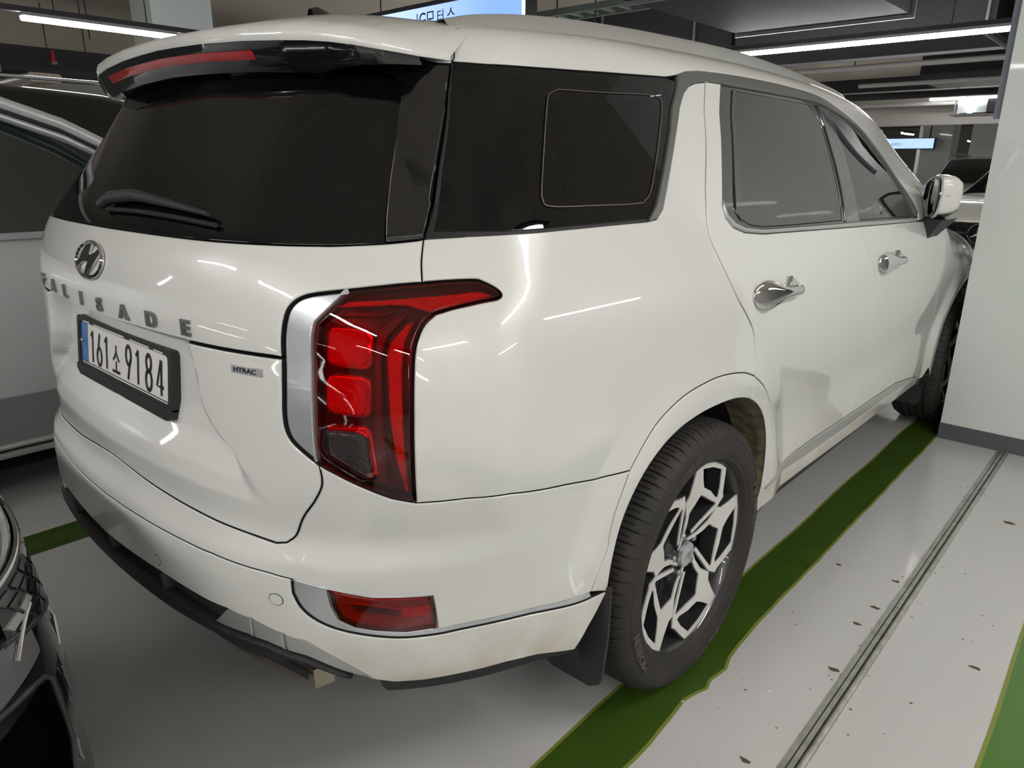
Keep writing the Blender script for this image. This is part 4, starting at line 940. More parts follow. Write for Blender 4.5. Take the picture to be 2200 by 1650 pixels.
flat('trim_25', [(-3.87, 6), (-3.87, -4), (-3.70, -4), (-3.70, 6)], mgreen, .0014, 'green bay line beyond the silver car')
# expansion joint
ej = empty('expansion_joint'); tag(ej, 'worn aluminium expansion joint strip running along the floor to the column', 'floor strip')
mb = MB(); mb.box(1.289, 1.3025, -4, 2.569, 0, .004); mb.build('side_rail', malu, ej)
MB().box(1.3065, 1.3185, -4, 2.569, 0, .0065).build('centre_rail', malu, ej)
mb = MB(); V = []
for i in range(2):
    y = (-4, 2.569)[i]; V += [(1.3215, y, 0), (1.3225, y, .006), (1.328, y, .0085), (1.3345, y, .006), (1.339, y, .0)]
mb.add(V, [(j, j+1, j+6, j+5)[::-1] for j in range(4)]); mb.build('side_rail', malu, ej, 60)
MB().box(1.3025, 1.322, -4, 2.569, 0, .0012).build('joint_gap', M['rubber'], ej)
for y in (-.55, .13, .75, 1.35, 1.95): MB().lathe([(.0065, .0), (.0085, .003), (.0065, .0045)], 10, 'z', origin=(1.3125, y, 0)).build('screw', M['ducted'], ej)
# grime and leaf scraps on the floor
mdeb = mat('dry_leaf_scrap', (.10, .07, .035), .8); mdeb2 = mat('white_paint_speck', (.7, .7, .68), .5)
DEB = [(1.562, 0.591, 0.016, 0, 'dark crumpled scrap on the floor between strip and right green line'), (1.223, -0.175, 0.014, 0, 'brown scrap left of the metal strip at the bottom edge'), (1.264, 0.307, 0.016, 0, 'brown leaf scrap left of the metal strip, third from the bottom'), (1.240, 0.577, 0.013, 0, 'thin dark scrap on the floor left of the strip'), (1.257, 0.707, 0.017, 0, 'pale brown leaf scrap touching the metal strip'), (1.078, 0.896, 0.012, 0, 'small dark scrap beside the green line'), (1.263, 0.920, 0.014, 0, 'dark scrap hugging the metal strip upper part'), (1.468, 1.696, 0.022, 0, 'light brown leaf scrap right of the strip'), (1.012, -0.100, 0.006, 1, 'white paint speck on the dark green line'), (1.168, 0.095, 0.012, 1, 'white paint smudge right of the green line')]
for i, (x, y, r, m_, lab) in enumerate(DEB):
    n = 9; pr = [(x+r*(.5+.7*rng.random())*math.cos(2*PI*j/n), y+r*.45*(.5+.7*rng.random())*math.sin(2*PI*j/n)) for j in range(n)]
    v, f, e_ = tri(pr); nn = len(v)
    zt = [.0015+.002*rng.random() for _ in v]
    o = obj('paint_speck' if m_ else 'floor_scrap', [(a, b, z) for (a, b), z in zip(v, zt)]+[(a, b, 0) for a, b in v], [tuple(t) for t in f]+[(b, a, a+nn, b+nn) for a, b in e_], mdeb2 if m_ else mdeb); tag(o, lab, 'debris')
mst = MB()
for i in range(150):
    x = 1.05+rng.random()*.85; y = -.5+rng.random()*2.9
    if 1.27 < x < 1.36 and False: continue
    if rng.random() < .5: x = 1.28+rng.gauss(0, .012) if rng.random() < .5 else 1.35+rng.gauss(0, .010)
    r = .0015+.004*rng.random()**2; n = 5; mst.add([(x+r*math.cos(2*PI*j/n), y+r*.6*math.sin(2*PI*j/n), .0009) for j in range(n)], [tuple(range(n))])
o = mst.build('floor_grit', mdeb); o['kind'] = 'stuff'; o['label'] = 'dark grit scattered on the grey floor beside the metal strip'
# ------------------------------------------------------------------ lamps, sign, services
def lampfix(x, y, z, length, along, label, group=None, rail=.35):
    e_ = empty('hanging_lamp', (x, y, z)); tag(e_, label, 'lamp', group)
    L_ = length/2; a = along == 'x'
    bx = lambda l0, l1, w, z0, z1: (l0, l1, -w, w, z0, z1) if a else (-w, w, l0, l1, z0, z1)
    MB().box(*bx(-L_-rail, L_+rail, .035, .035, .075)).build('lamp_rail', mhouse, e_)
    MB().box(*bx(-L_, L_, .040, .012, .036)).build('lamp_housing', mhouse if False else mat_house2, e_)
    pr = [(-.036, .012), (-.030, -.012), (-.015, -.022), (.015, -.022), (.030, -.012), (.036, .012)]; V = []
    for l in (-L_, L_): V += [(l, p, q) if a else (p, l, q) for p, q in pr]
    t = MB().add(V, [(i, (i+1) % 6, 6+(i+1) % 6, 6+i) for i in range(6)]+[tuple(range(6))[::-1], tuple(range(6, 12))]).build('led_tube', mtube, e_); fix(t)
    for s in (-.6, .6): p = (s*L_, 0) if a else (0, s*L_); MB().tube([(p[0], p[1], .075), (p[0], p[1], ZH-z)], .005, 6).build('hanging_rod', mhouse, e_)
    return e_
mat_house2 = mat('lamp_reflector_grey', (.45, .44, .44), .5)
lampfix(-5.05, .93, 2.40, 1.16, 'y', 'lit linear lamp hanging at the upper left before the pale column')
lampfix(-.80, 5.95, 2.46, 2.5, 'x', 'long lit linear lamp hanging at the upper right over the roof')
for i, y in enumerate((24.3, 29.1, 33.4, 38.0)): lampfix(-5.1, y, 2.33, 1.2, 'y', ['nearest of the four small distant lamps', 'second of the four small distant lamps', 'third of the four small distant lamps', 'farthest of the four small distant lamps'][i], 'distant lamps over the far aisle')
for i, (x, y, a) in enumerate(((-5.05, 5.5, 'y'), (-5.05, 10.1, 'y'), (-5.05, 15, 'y'), (-.9, 12.8, 'x'), (3.6, -4.8, 'x'), (.6, -3.5, 'x'), (-1.8, -3.5, 'x'), (2.7, .5, 'y'), (3.2, -2.4, 'y'), (5.2, 4.9, 'y'), (2.4, -7.6, 'x'), (6.2, -7.2, 'x'), (-11.5, 0, 'y'), (-11.5, 8, 'y'), (2.0, 17.5, 'x'), (-9.5, 17, 'y'), (3, 27, 'x'), (5.6, .5, 'y'))):  # unseen lamps: left row carried on, the others added as fill light
    lampfix(x, y, 2.45, 1.8, a, 'unseen linear lamp of the same kind, added to light the garage', 'added lamps outside the picture')
sg = empty('hanging_sign', (-4.32, 3.82, 0)); tag(sg, 'backlit pale blue sign with dark Korean lettering hanging above the SUV roof', 'sign')
m = bpy.data.materials.new('backlit_sign_face'); m.use_nodes = True; N = m.node_tree.nodes; L = m.node_tree.links; b = N['Principled BSDF']
tc = N.new('ShaderNodeTexCoord'); sp_ = N.new('ShaderNodeSeparateXYZ'); L.new(tc.outputs['Object'], sp_.inputs[0]); mr = N.new('ShaderNodeMapRange'); mr.inputs[1].default_value = -1.25; mr.inputs[2].default_value = 1.25
cr = N.new('ShaderNodeValToRGB'); L.new(sp_.outputs['X'], mr.inputs[0]); L.new(mr.outputs[0], cr.inputs[0]); cr.color_ramp.elements[0].color = (.62, .78, 1, 1); cr.color_ramp.elements[0].position = .02; cr.color_ramp.elements[1].color = (.20, .36, 1, 1); cr.color_ramp.elements[1].position = .85
L.new(cr.outputs[0], b.inputs['Emission Color']); b.inputs['Emission Strength'].default_value = 1.0; b.inputs['Base Color'].default_value = (.1, .15, .3, 1)
MB().box(-1.29, 1.29, 0, .16, 2.36, 2.93).build('sign_box', mhouse, sg)
MB().box(-1.25, 1.25, -.008, -.001, 2.40, 2.885).build('sign_face', m, sg)
MB().box(1.25, 1.285, -.010, -.001, 2.38, 2.93).build('sign_edge', mat('sign_edge_white', (.7, .75, .8), .5, emit=(.7, .85, 1), estr=.9), sg)
def sign_text(txt, x, z, h, parent, y=-.010, sx=1.):
    tv, tf = text_mesh_b(txt, .0); tv = np.array(tv); cx = (tv[:, 0].max()+tv[:, 0].min())/2; z0 = tv[:, 1].max(); kk = h/(tv[:, 1].max()-tv[:, 1].min())
    return obj('sign_lettering', [(x+(u-cx)*kk*sx, y-(.002 if w_ > 0 else 0), z+(v-z0)*kk) for u, v, w_ in tv], tf, M['ink'], parent)
for ch, px_ in (('J', -4.52), ('G', -4.43), ('모', -4.31), ('터', -4.16), ('스', -4.005)): sign_text(ch, px_+4.32, 2.835, .125 if ch not in '스' else .115, sg, sx=.9)
for x in (-.9, .9): MB().tube([(x, .08, 2.93), (x, .08, ZH)], .008, 6).build('hanging_rod', mhouse, sg)
s2 = empty('hanging_sign', (-4.6, 21.5, 0)); MB().tube([(-.8, .07, 2.1), (-.8, .07, ZH)], .02, 6).build('hanging_rod', mhouse, s2); MB().tube([(.8, .07, 2.1), (.8, .07, ZH)], .02, 6).build('hanging_rod', mhouse, s2); tag(s2, 'small distant blue lit sign at the right beyond the windscreen', 'sign')
MB().box(-.95, .95, 0, .15, 1.82, 2.12).build('sign_box', mhouse, s2); MB().box(-.93, .93, -.01, -.001, 1.84, 2.10).build('sign_face', mat('distant_sign_face', (.2, .3, .6), .5, emit=(.35, .5, 1), estr=1.1), s2)
sign_text('모터스', 0, 2.0, .10, s2, -.012)
def duct(x0, x1, y0, y1, z0, z1, label, fl=()):
    d = MB().box(x0, x1, y0, y1, z0, z1).build('ventilation_duct', mduct); tag(d, label, 'duct')
    for ax, v in fl:
        if ax == 'y': MB().box(x0-.03, x1+.03, v-.012, v+.012, z0-.03, z1+.03).build('flange', mflange, d)
        else: MB().box(v-.012, v+.012, y0-.03, y1+.03, z0-.03, z1+.03).build('flange', mflange, d)
    for x_ in (x0+.15, x1-.15): MB().box(x_-.015, x_+.015, (y0+y1)/2-.004, (y0+y1)/2+.004, z1, ZH).build('hanger_strap', mhouse, d)
    return d
duct(-1.85, -.30, 2.9, 5.66, 2.60, 3.05, 'wide grey ventilation duct nearest the camera at the upper right', (('y', 5.65), ('y', 3.7)))
duct(-2.6, .05, 7.1, 8.3, 2.62, 3.05, 'grey duct just behind the long lamp', (('y', 8.28), ('x', -.02)))
duct(.20, 1.4, 7.0, 9.2, 2.66, 3.0, 'short grey duct beside the column behind the long lamp', (('y', 9.1),))
duct(-6.5, -2.7, 7.2, 8.0, 2.75, 3.35, 'long dark duct running left behind the roof rail', (('x', -3.2), ('x', -4.6)))
duct(-1.5, 3.0, 10.8, 12.0, 2.55, 2.9, 'dark flat duct in the middle distance', (('x', .4), ('x', 1.8)))
duct(-10.0, -8.8, -6, 7, 2.38, 2.66, 'dark duct running along at the upper left behind the lamp', (('y', 1.1), ('y', 3.0)))
def pipe(pts, r, m, label):
    o = MB().tube(pts, r, 10).build('ceiling_pipe', m, None, 50); tag(o, label, 'pipe')
pipe([(-3.1, 9.2, 2.62), (3.0, 9.2, 2.62)], .035, mpipe, 'pale pipe crossing just above the distant beam')
pipe([(-2.2, 10.4, 2.50), (3.0, 10.4, 2.50)], .03, mpipe, 'second pale pipe below the flat duct')
pipe([(-5, 12.6, 2.52), (3.0, 12.6, 2.52)], .06, mpiped, 'black pipe in front of the pale beam')
pipe([(-5, 13.3, 2.42), (3.0, 13.3, 2.42)], .035, mpipe, 'lowest pale pipe by the beam')
pipe([(-5, 15.5, 2.60), (3.0, 15.5, 2.60)], .07, mpiped, 'black pipe behind the pale beam')
pipe([(-3.55, 2.9, 3.0), (-5.2, 2.6, 3.0), (-5.9, 2.5, 3.0)], .04, mpiped, 'short black pipe ending above the antenna fin')
pipe([(-9, 3.1, 2.5), (-4.2, 4.6, 2.5)], .06, mpiped, 'dark pipe rising behind the spoiler')
pipe([(-12, 1.2, 2.25), (-8.0, 1.2, 2.25), (-8.0, 1.45, 2.25), (-12, 1.45, 2.25)], .05, mat('cream_pipe', (.50, .45, .36), .5), 'cream looped pipe at the far left above the black car')
RODL = ['short thin rod just right of the blue sign', 'longer thin rod right of the blue sign reaching down to the roof', 'thin rod right beside the long one near the blue sign', 'thin rod at the left end of the wide duct', 'thick dark rod standing over the roof rail below the wide duct', 'thin rod holding the distant pale pipe on the right', 'thin rod holding the distant pale pipe on the left', 'leftmost thin rod under the upper left lamp', 'middle thin rod under the upper left lamp', 'thin rod near the left side of the pale column']
rl = MB().lathe([(2.50, 0), (2.50, .035), (2.62, .022), (2.62, 0)], 12, 'z', origin=(-8.72, 1.66, 0)).build('alarm_lamp', mat('red_lamp', (.45, .02, .03), .4)); tag(rl, 'small red alarm lamp on the dark duct at the upper left', 'lamp'); MB().box(-8.798, -8.68, 1.63, 1.69, 2.47, 2.50).build('lamp_bracket', mflange, rl)
for i, (x, y, z0) in enumerate(((-3.3, 4.6, 2.75), (-2.9, 4.7, 2.4), (-2.75, 4.4, 2.9), (-2.3, 5.2, 2.7), (-.9, 9.2, 2.62), (.5, 9.2, 2.62), (-1.9, 9.2, 2.62), (-10, 2, 2.7), (-9.2, 2.2, 2.7), (-8.7, 2.1, 2.8))):
    o = MB().tube([(x, y, z0), (x, y, ZH)], .008, 6).build('hanger_rod', mhouse); tag(o, RODL[i], 'rod', 'ceiling hanger rods')
tr_ = empty('cable_tray'); tag(tr_, 'galvanised cable tray hanging under the ceiling left of the duct', 'cable tray')
mtray = mat('tray_green_grey', (.28, .33, .30), .5, .4)
for dx in (0, .30): MB().box(-3.6, -1.95, 4.55+dx, 4.58+dx, 2.78, 2.84).build('tray_rail', mtray, tr_)
for i in range(9): MB().box(-3.55+i*.19, -3.51+i*.19, 4.56, 4.87, 2.79, 2.81).build('tray_rung', mtray, tr_)
ac = empty('ceiling_fan_unit', (-1.05, 13.0, 0)); tag(ac, 'hanging white unit with a glowing lamp tube in the distance', 'fan unit')
MB().box(-.42, .42, -.25, .25, 2.18, 2.20).build('drip_tray', mwall, ac); MB().box(-.32, .22, -.2, .2, 2.22, 2.44).build('unit_body', mat('unit_grey', (.5, .54, .56), .4), ac); MB().box(.1, .22, -.22, .22, 2.22, 2.46).build('unit_end', mhouse, ac)
MB().box(-.16, -.09, -.24, -.22, 2.21, 2.45).build('unit_light', mat('unit_light', (.9, .9, .9), emit=(.85, 1, .95), estr=4), ac)
for x in (-.4, .4): MB().tube([(x, 0, 2.2), (x, 0, ZH)], .01, 6).build('hanging_rod', mhouse, ac)
# ------------------------------------------------------------------ other cars (same kind of loft for all)
def simple_car(name, label, loc, rz, W, prof, wb, paint, gl, rails=None, grp=None, wheel_r=.34, sillm=None):
    """prof: list of stations (y, sill z, belt z, roof z, half width, roof half width); nose towards +y"""
    e_ = empty(name, loc, None, rz); tag(e_, label, 'car', grp)
    st = np.array(prof, float); yy = np.linspace(st[0, 0], st[-1, 0], 72); cols = [pch(st[:, 0], st[:, i])(yy) for i in range(1, 6)]
    V = []; K = 13
    for i, y in enumerate(yy):
        sl_, bz, tz_, hw, rw = [c[i] for c in cols]; gh = max(tz_-bz, .0)
        if gh < .06: rw_ = hw*.93; g0 = bz-.03; g1 = bz-.015; tz2 = bz+.03
        else: rw_ = rw; g0 = bz; g1 = tz_-.07; tz2 = tz_
        half = [(0, sl_), (hw*.9, sl_), (hw*.985, sl_+.06), (hw, (sl_+bz)*.5), (hw*.995, bz-.22), (hw*.97, bz-.06), (hw*.945, g0), (rw_+(hw*.93-rw_)*.5+.012, (g0+g1)/2), (rw_+.02, g1), (rw_*.96, g1+(tz2-g1)*.55), (rw_*.8, tz2-.012), (rw_*.5, tz2), (0, tz2+.006)]
        V += [(x, y, z) for x, z in half]+[(-x, y, z) for x, z in half]
    n = len(yy); body = []; glass = []; low = []
    gz = cols[2]-cols[1]
    for i in range(n-1):
        full = gz[i] > .30 and gz[i+1] > .30; slope = abs(gz[i+1]-gz[i]) > .012 and max(gz[i], gz[i+1]) > .07 and max(cols[2][i], cols[2][i+1]) < cols[2].max()-.055
        for j in range(K-1):
            a = i*2*K+j; b = a+2*K
            isg = (full and j in (6, 7)) or (slope and j >= 9 and j <= 11 and yy[i] > st[0, 0]+.15)
            dst = glass if isg else (low if j < 2 else body)
            dst.append((a, b, b+1, a+1)); dst.append((a+K+1, b+K+1, b+K, a+K))
    body.append(tuple(range(K))+tuple(range(2*K-1, K-1, -1))); body.append(tuple((n-1)*2*K+j for j in range(K))[::-1]+tuple((n-1)*2*K+K+j for j in range(K)))
    def sub(nm, fs, m_, s=40):
        used = sorted({v for f in fs for v in f}); mp = {v: i for i, v in enumerate(used)}
        o = obj(nm, [V[v] for v in used], [tuple(mp[v] for v in f) for f in fs], m_, e_, s); return o
    # wheel openings
    def near(f): c_ = np.mean([V[v] for v in f], 0); return min(math.hypot(c_[1]-a, c_[2]-wheel_r) for a in wb) < wheel_r+.04
    body = [f for f in body if not (near(f) and abs(V[f[0]][0]) > .3)]; low = [f for f in low if not near(f)]
    sub('body_shell', body, paint); g = sub('window_glass', glass, gl); sub('sill', low, sillm or M['black'])
    for wy in wb:
        for sd in (1, -1):
            hw = float(pch(st[:, 0], st[:, 4])(wy)); t = MB().lathe([(sd*(hw-.24), .20), (sd*(hw-.24), wheel_r-.03), (sd*(hw-.21), wheel_r), (sd*(hw-.05), wheel_r), (sd*(hw-.02), wheel_r-.03), (sd*(hw-.015), .24), (sd*(hw-.03), .235)], 40, 'x', origin=(0, wy, wheel_r)); wo = t.build('wheel', M['tyre'], e_, 40)
            r_ = MB().lathe([(sd*(hw-.03), .235), (sd*(hw-.06), .22), (sd*(hw-.09), .1), (sd*(hw-.09), 0)], 30, 'x', origin=(0, wy, wheel_r)); r_.build('rim', M['alloy_d'], wo, 40)
            for q in range(5):
                a = 2*PI*q/5; sp2 = MB().prism([(math.cos(a-.22)*.05, math.sin(a-.22)*.05), (math.cos(a-.10)*.228, math.sin(a-.10)*.228), (math.cos(a+.10)*.228, math.sin(a+.10)*.228), (math.cos(a+.22)*.05, math.sin(a+.22)*.05)], -.03, 0, lambda u, v, d: (sd*(hw-.035+d), wy+u, wheel_r+v)); fix(sp2.build('spoke', M['alloy'], wo))
            wl = MB().lathe([(sd*.45, wheel_r+.035), (sd*(hw-.012), wheel_r+.035)], 30, 'x', a0=-.1, a1=PI+.1, origin=(0, wy, wheel_r)); wl.build('wheel_well', M['black'], e_)
    return e_
silverp = mat('silver_white_paint', (.60, .61, .63), .32, .15, 1); blackp = mat('black_car_paint', (.006, .006, .007), .12, 0, 1); creamp = mat('cream_white_paint', (.66, .65, .58), .3, 0, 1)
dglass = mat('dark_tinted_glass', (.006, .008, .008), .04, 0, 1); gglass = mat('greenish_tinted_glass', (.018, .028, .026), .05, 0, 1)
sedan = lambda h, bz: [(-2.35, .35, .62, .62, .72, .6), (-2.25, .25, .86, .88, .86, .62), (-1.9, .24, bz-.02, bz+.06, .90, .62), (-1.5, .24, bz, h-.22, .91, .58), (-1.0, .24, bz, h-.04, .915, .60), (-.3, .22, bz, h, .915, .61), (.35, .22, bz-.01, h-.03, .915, .60), (.85, .22, bz-.02, h-.22, .915, .62), (1.30, .22, bz-.04, bz+.0, .91, .70), (1.9, .22, bz-.10, bz-.08, .90, .7), (2.28, .25, .80, .82, .86, .6), (2.38, .30, .77, .785, .82, .55), (2.41, .35, .75, .76, .80, .5)]
suvp = lambda h, bz: [(-2.35, .40, .70, .70, .78, .6), (-2.28, .30, bz-.05, bz+.15, .88, .60), (-2.10, .28, bz, h-.20, .92, .62), (-1.85, .27, bz, h-.03, .935, .64), (-.8, .25, bz, h, .94, .66), (.2, .25, bz-.01, h-.03, .94, .65), (.75, .25, bz-.03, h-.24, .94, .66), (1.30, .25, bz-.05, bz-.02, .935, .72), (2.0, .25, bz-.12, bz-.10, .92, .72), (2.35, .30, .82, .84, .84, .6), (2.45, .40, .60, .62, .68, .5)]
# silver-white neighbour on the left
n1 = simple_car('parked_car', 'silver-white car parked on the far side of the white SUV, at the left edge', (-2.53, -1.06, 0), 0, 1.9, [(a, b*1.0, c_ if c_ < .9 else c_+.0, d, e2, f2) for a, b, c_, d, e2, f2 in [(-2.4, .35, .70, .70, .78, .6), (-2.3, .25, 1.0, 1.15, .88, .6), (-2.0, .22, 1.10, 1.45, .92, .62), (-1.5, .20, 1.11, 1.66, .93, .64), (-.6, .20, 1.105, 1.70, .935, .66), (.15, .20, 1.10, 1.66, .935, .66), (.55, .20, 1.09, 1.52, .935, .68), (.95, .20, 1.075, 1.30, .935, .72), (1.30, .20, 1.06, 1.10, .93, .74), (1.9, .22, .98, 1.0, .92, .72), (2.3, .26, .78, .80, .84, .6), (2.42, .36, .60, .62, .68, .5)]], (-1.45, 1.45), silverp, gglass)
bm_ = MB(); 
for z0, z1, x_ in ((1.075, 1.100, .898),): bm_.box(x_, x_+.018, -1.9, 1.10, z0, z1)
bm_.build('belt_moulding', M['silver'], n1)
cl_ = MB().box(.925, .945, -1.0, 1.0, .27, .46); cl_.build('door_cladding', mat('grey_cladding', (.22, .22, .23), .5), n1)
MB().tube([(.945, -1.05, .262), (.945, 1.05, .262)], .012, 8).build('sill_strip', M['satin'], n1)
MB().tube([(.90, -1.05, .215), (.90, 1.05, .215)], .018, 8).build('sill_strip', M['satin'], n1)
pz = [(.15, 1.62), (.55, 1.475), (.85, 1.31), (1.22, 1.10)]
def pillar(off, r, m_, nm): 
    mb = MB(); pts = []
    for y, z in pz:
        hw = .93*.945; t_ = (z-1.10)/.56; x_ = hw+(.68-hw)*t_+.012; pts.append((x_, y, z+off))
    mb.tube(pts, r, 8); return mb.build(nm, m_, n1, 60)
pillar(.040, .024, silverp, 'door_pillar'); pillar(.010, .012, M['rubber'], 'window_seal'); pillar(-.014, .016, M['silver'], 'window_frame')
# dark van beyond
n2 = simple_car('parked_van', 'black van with a pale roof rail standing beyond the silver-white car', (-4.88, .35, 0), 0, 1.9, suvp(1.88, 1.12), (-1.5, 1.5), blackp, dglass)
MB().tube([(.66, -1.5, 1.87), (.67, -.9, 1.905), (.67, .3, 1.90), (.66, .7, 1.86)], .012, 8).build('roof_rail', M['silver'], n2, 60)
MB().tube([(.80, -1.5, 1.50), (.765, -1.5, 1.70), (.765, -.7, 1.71), (.775, -.35, 1.68), (.885, .1, 1.20)], .006, 6).build('window_line', mat('grey_line', (.25, .25, .27), .4), n2, 60)
# cream SUV and white car ahead
n3 = simple_car('parked_suv', 'distant cream SUV with silver roof rails seen beyond the folded mirror', (-2.0, 19.2, 0), PI, 1.9, suvp(1.60, 1.02), (-1.45, 1.45), creamp, dglass)
for x in (-.60, .60): MB().tube([(x, -1.7, 1.60), (x, -1.2, 1.655), (x, .1, 1.65), (x, .45, 1.58)], .022, 8).build('roof_rail', M['satin'], n3, 60)
n4 = simple_car('parked_sedan', 'white car facing the camera with a studded grille and a round star emblem', (.43, 10.42, 0), PI-.14, 1.9, sedan(1.47, 1.03), (-1.4, 1.4), creamp, dglass)
gr = MB().prism([(-.50, .48), (.50, .48), (.58, .62), (.52, .755), (-.52, .755), (-.58, .62)], 0, .02, lambda a, b, d: (a, 2.418+d, b)); go = gr.build('grille', M['gloss_black'], n4); fix(go)
MB().prism([(-.52, .757), (.52, .757), (.50, .772), (-.50, .772)], 0, .03, lambda a, b, d: (a, 2.41+d, b)).build('grille_edge', M['chrome'], go)
sd_ = MB()
for r_ in range(11):
    for q in range(30):
        a = -.52+q*.036+(r_ % 2)*.018; b = .495+r_*.0245
        if abs(a) < .105 and abs(b-.65) < .105 or abs(a) > .56-(abs(b-.63))*.5: continue
        yb = 2.440; sd_.box(a-.005, a+.005, yb, yb+.006, b-.004, b+.004)
so = sd_.build('grille_studs', M['chrome'], go); so['kind'] = 'stuff'
sb_ = MB().lathe([(-.004, .095), (.012, .100), (.014, .108), (-.002, .112)], 40, 'y', origin=(0, 2.425, .65)); sb_.build('star_ring', M['chrome'], go, 50)
for q in range(3):
    a = PI/2+q*2*PI/3; t = MB().add([(math.cos(a)*.098, 2.445, .65+math.sin(a)*.098), (math.cos(a+1.05)*.018, 2.445, .65+math.sin(a+1.05)*.018), (math.cos(a-1.05)*.018, 2.445, .65+math.sin(a-1.05)*.018), (0, 2.455, .65)], [(0, 1, 3), (0, 3, 2)]); t.build('star_arm', M['chrome'], go)
for x in (-.32, .32): MB().box(x-.22, x+.22, 2.425, 2.440, .64, .66).build('grille_bar', M['chrome'], go)
# black car close at the lower left
bc = empty('black_car'); tag(bc, 'black car nose with a chequered grille at the lower left corner', 'car')
BX, BY, BA, BB = -.009, -3.664, 2.40, .93
zin = pch([.12, .16, .24, .32, .42, .54, .66, .78, .86, .92, .98, 1.02, 1.06], [.14, .10, .007, .022, .018, .030, .044, .064, .14, .24, .50, .95, 1.3])
def bsurf(a, z, off=0.):
    """a: plan angle from the nose, z: height; rounded plan pulled in towards the bonnet"""
    i_ = float(zin(z))-off; n_ = 3.626; ca, sa = math.cos(a), math.sin(a)
    r = 1/((abs(ca)/(BA-i_))**n_+(abs(sa)/(BB-min(i_*.6, .4)))**n_)**(1/n_); return (BX+r*sa, BY+r*ca, z)
AN = np.linspace(-PI, PI, 361)[:-1]; ZL = [.12, .16, .20, .24, .28, .32, .37, .42, .48, .54, .60, .66, .72, .78, .82, .86, .89, .92, .94, .96, .98, 1.0, 1.02]
V = [bsurf(a, z) for z in ZL for a in AN]; n = len(AN); Fq = [(r_*n+(j+1) % n, r_*n+j, (r_+1)*n+j, (r_+1)*n+(j+1) % n) for r_ in range(len(ZL)-1) for j in range(n)]+[tuple((len(ZL)-1)*n+j for j in range(n))[::-1], tuple(range(n))]
obj('body_shell', V, Fq, blackp, bc, 40)
cab = MB(); V = []; lv = [(1.0, 0., 0.), (1.20, .30, .06), (1.42, .75, .16), (1.47, 1.0, .26)]
for z, iy, ix in lv: V += [(BX-.82+ix, BY-1.9+iy*.6, z), (BX+.82-ix, BY-1.9+iy*.6, z), (BX+.82-ix, BY+1.1-iy, z), (BX-.82+ix, BY+1.1-iy, z)]
cab.add(V, [(r_*4+j, r_*4+(j+1) % 4, (r_+1)*4+(j+1) % 4, (r_+1)*4+j) for r_ in range(3) for j in range(4)]+[(12, 13, 14, 15)]); cab.build('cabin', dglass, bc)
def bpatch(a0, a1, z0, z1, off, skew=0., nn=3):
    V = []
    for q in range(nn+1):
        for r_ in range(nn+1):
            u = q/nn; v = r_/nn; V.append(bsurf(a0+(a1-a0)*u+skew*(v-.5), z0+(z1-z0)*v, off))
    return V, [((q+1)*(nn+1)+r_, q*(nn+1)+r_, q*(nn+1)+r_+1, (q+1)*(nn+1)+r_+1) for q in range(nn) for r_ in range(nn)]
mcell = mat('grille_cell_black', (.010, .010, .012), .25, 0, 1); mcell2 = mat('grille_cell_silver', (.50, .52, .53), .35, .6); mgf = mat('grille_frame_grey', (.075, .075, .075), .3, .5)
zl = lambda a: .575+max(0., abs(a)-.11)*.75
def gband(a0, a1, off, n=30, ztop=.742):
    V = []; Fq = []
    for q in range(n+1):
        a = a0+(a1-a0)*q/n
        for r_ in range(9): V.append(bsurf(a, zl(a)+(ztop-zl(a))*r_/8, off))
    for q in range(n):
        for r_ in range(8): Fq.append(((q+1)*9+r_, q*9+r_, q*9+r_+1, (q+1)*9+r_+1))
    return V, Fq
mb = MB(); mb.add(*gband(-.235, .235, .004, 80)); gro = mb.build('grille', mgf, bc, 60)
for r_ in range(9):
    for q in range(-11, 12):
        a = q*.0225+(r_ % 2)*.0112; z = .560+r_*.0215
        if abs(a) > .222 or z < zl(a) or z > .722: continue
        V, Fq = bpatch(a, a+.0178, z+.002, z+.0190, .0085, .007, 1); V2, _ = bpatch(a, a+.0178, z+.002, z+.0190, .003, .007, 1)
        s_ = (q*7+r_*5) % 11 in (0, 4); obj('grille_cell', V+V2, Fq+[(0, 1, 5, 4), (1, 3, 7, 5), (3, 2, 6, 7), (2, 0, 4, 6)], mcell2 if s_ else mcell, gro)
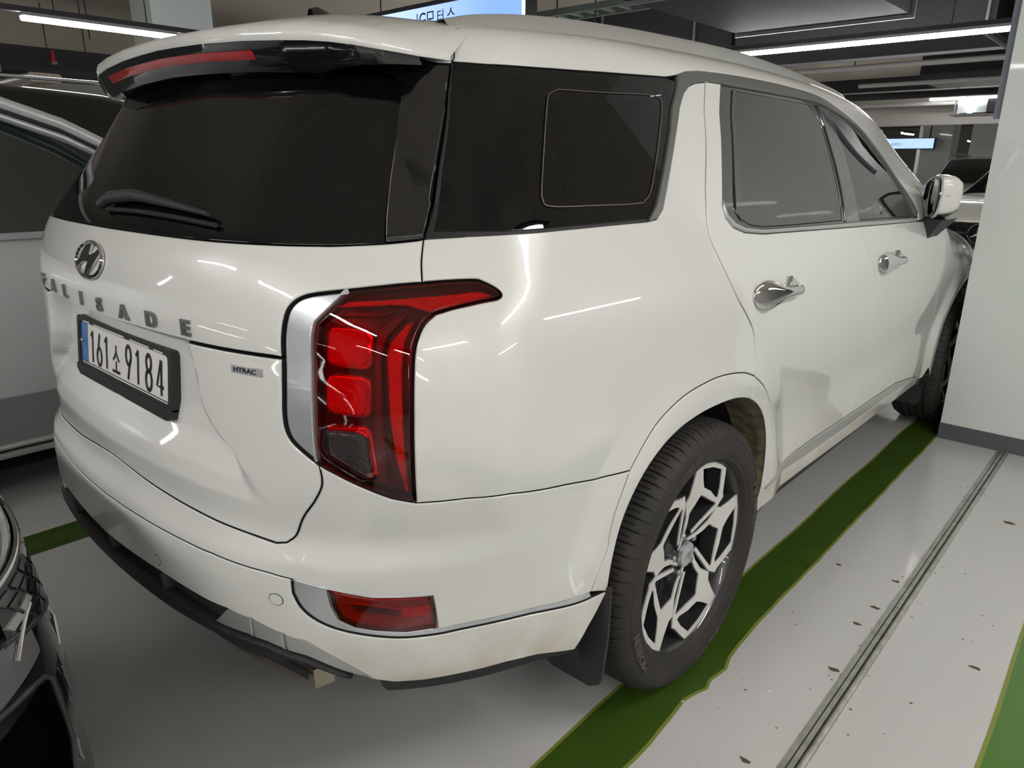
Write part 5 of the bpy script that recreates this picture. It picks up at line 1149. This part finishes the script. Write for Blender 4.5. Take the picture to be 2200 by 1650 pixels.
for nm, f_, r_, m_ in (('grille_edge', lambda a: .745, .006, M['chrome']), ('grille_edge', lambda a: zl(a)-.006, .006, mgf)):
    mb = MB(); mb.tube([bsurf(a, f_(a), .004) for a in np.linspace(-.24, .24, 60)], r_, 6); mb.build(nm, m_, bc, 60)
mlb = mat('lamp_bezel_grey', (.20, .20, .21), .3, .4); mint = mat('intake_black', (.002, .002, .002), .95, spec=0)
for sd in (1, -1):
    pt = lambda a0, a1, z0, z1, off, nn=8: bpatch(*((a0, a1) if sd > 0 else (-a1, -a0)), z0, z1, off, 0, nn)
    MB().add(*pt(.205, .262, .590, .665, .004)).build('lamp_bezel', mlb, bc, 60)
    MB().tube([bsurf(sd*a, .672-(a-.198)*(a-.198)*26, .008) for a in np.linspace(.198, .238, 14)], .0045, 6).build('lamp_edge', M['chrome'], bc, 60)
    MB().add(*pt(.212, .37, .20, .545, .004, 14)).build('lower_intake', mint, bc, 60)
    MB().tube([bsurf(sd*a, z, .004) for a, z in ((.205, .20), (.205, .40), (.205, .53), (.215, .553), (.25, .575), (.30, .59))], .005, 6).build('intake_edge', mgf, bc, 60)
    MB().add(*pt(.150, .185, .42, .50, .006, 4)).build('fog_insert', mlb, bc, 60)
    for a0, z0, z1 in ((.10, .50, .54), (.165, .40, .50), (.135, .36, .44), (.10, .57, .61), (.18, .30, .36)):
        MB().tube([bsurf(sd*(a0+(z-z0)*.1), z, .003) for z in np.linspace(z0, z1, 6)], .0018, 5).build('bumper_crease', M['satin'], bc, 60)
MB().box(-.26, .17, BY+BA-.012, BY+BA-.006, .40, .47).build('number_plate', M['plate_w'], bc); MB().box(-.27, .18, BY+BA-.06, BY+BA-.012, .34, .475).build('plate_holder', M['black'], bc)
for y in (-2.1, -5.0):
    for sd in (1, -1):
        t = MB().lathe([(sd*.60, .2), (sd*.60, .30), (sd*.78, .33), (sd*.80, .30), (sd*.805, .24), (sd*.79, 0)], 36, 'x', origin=(0, y, .33)); t.build('wheel', M['tyre'], bc, 40)
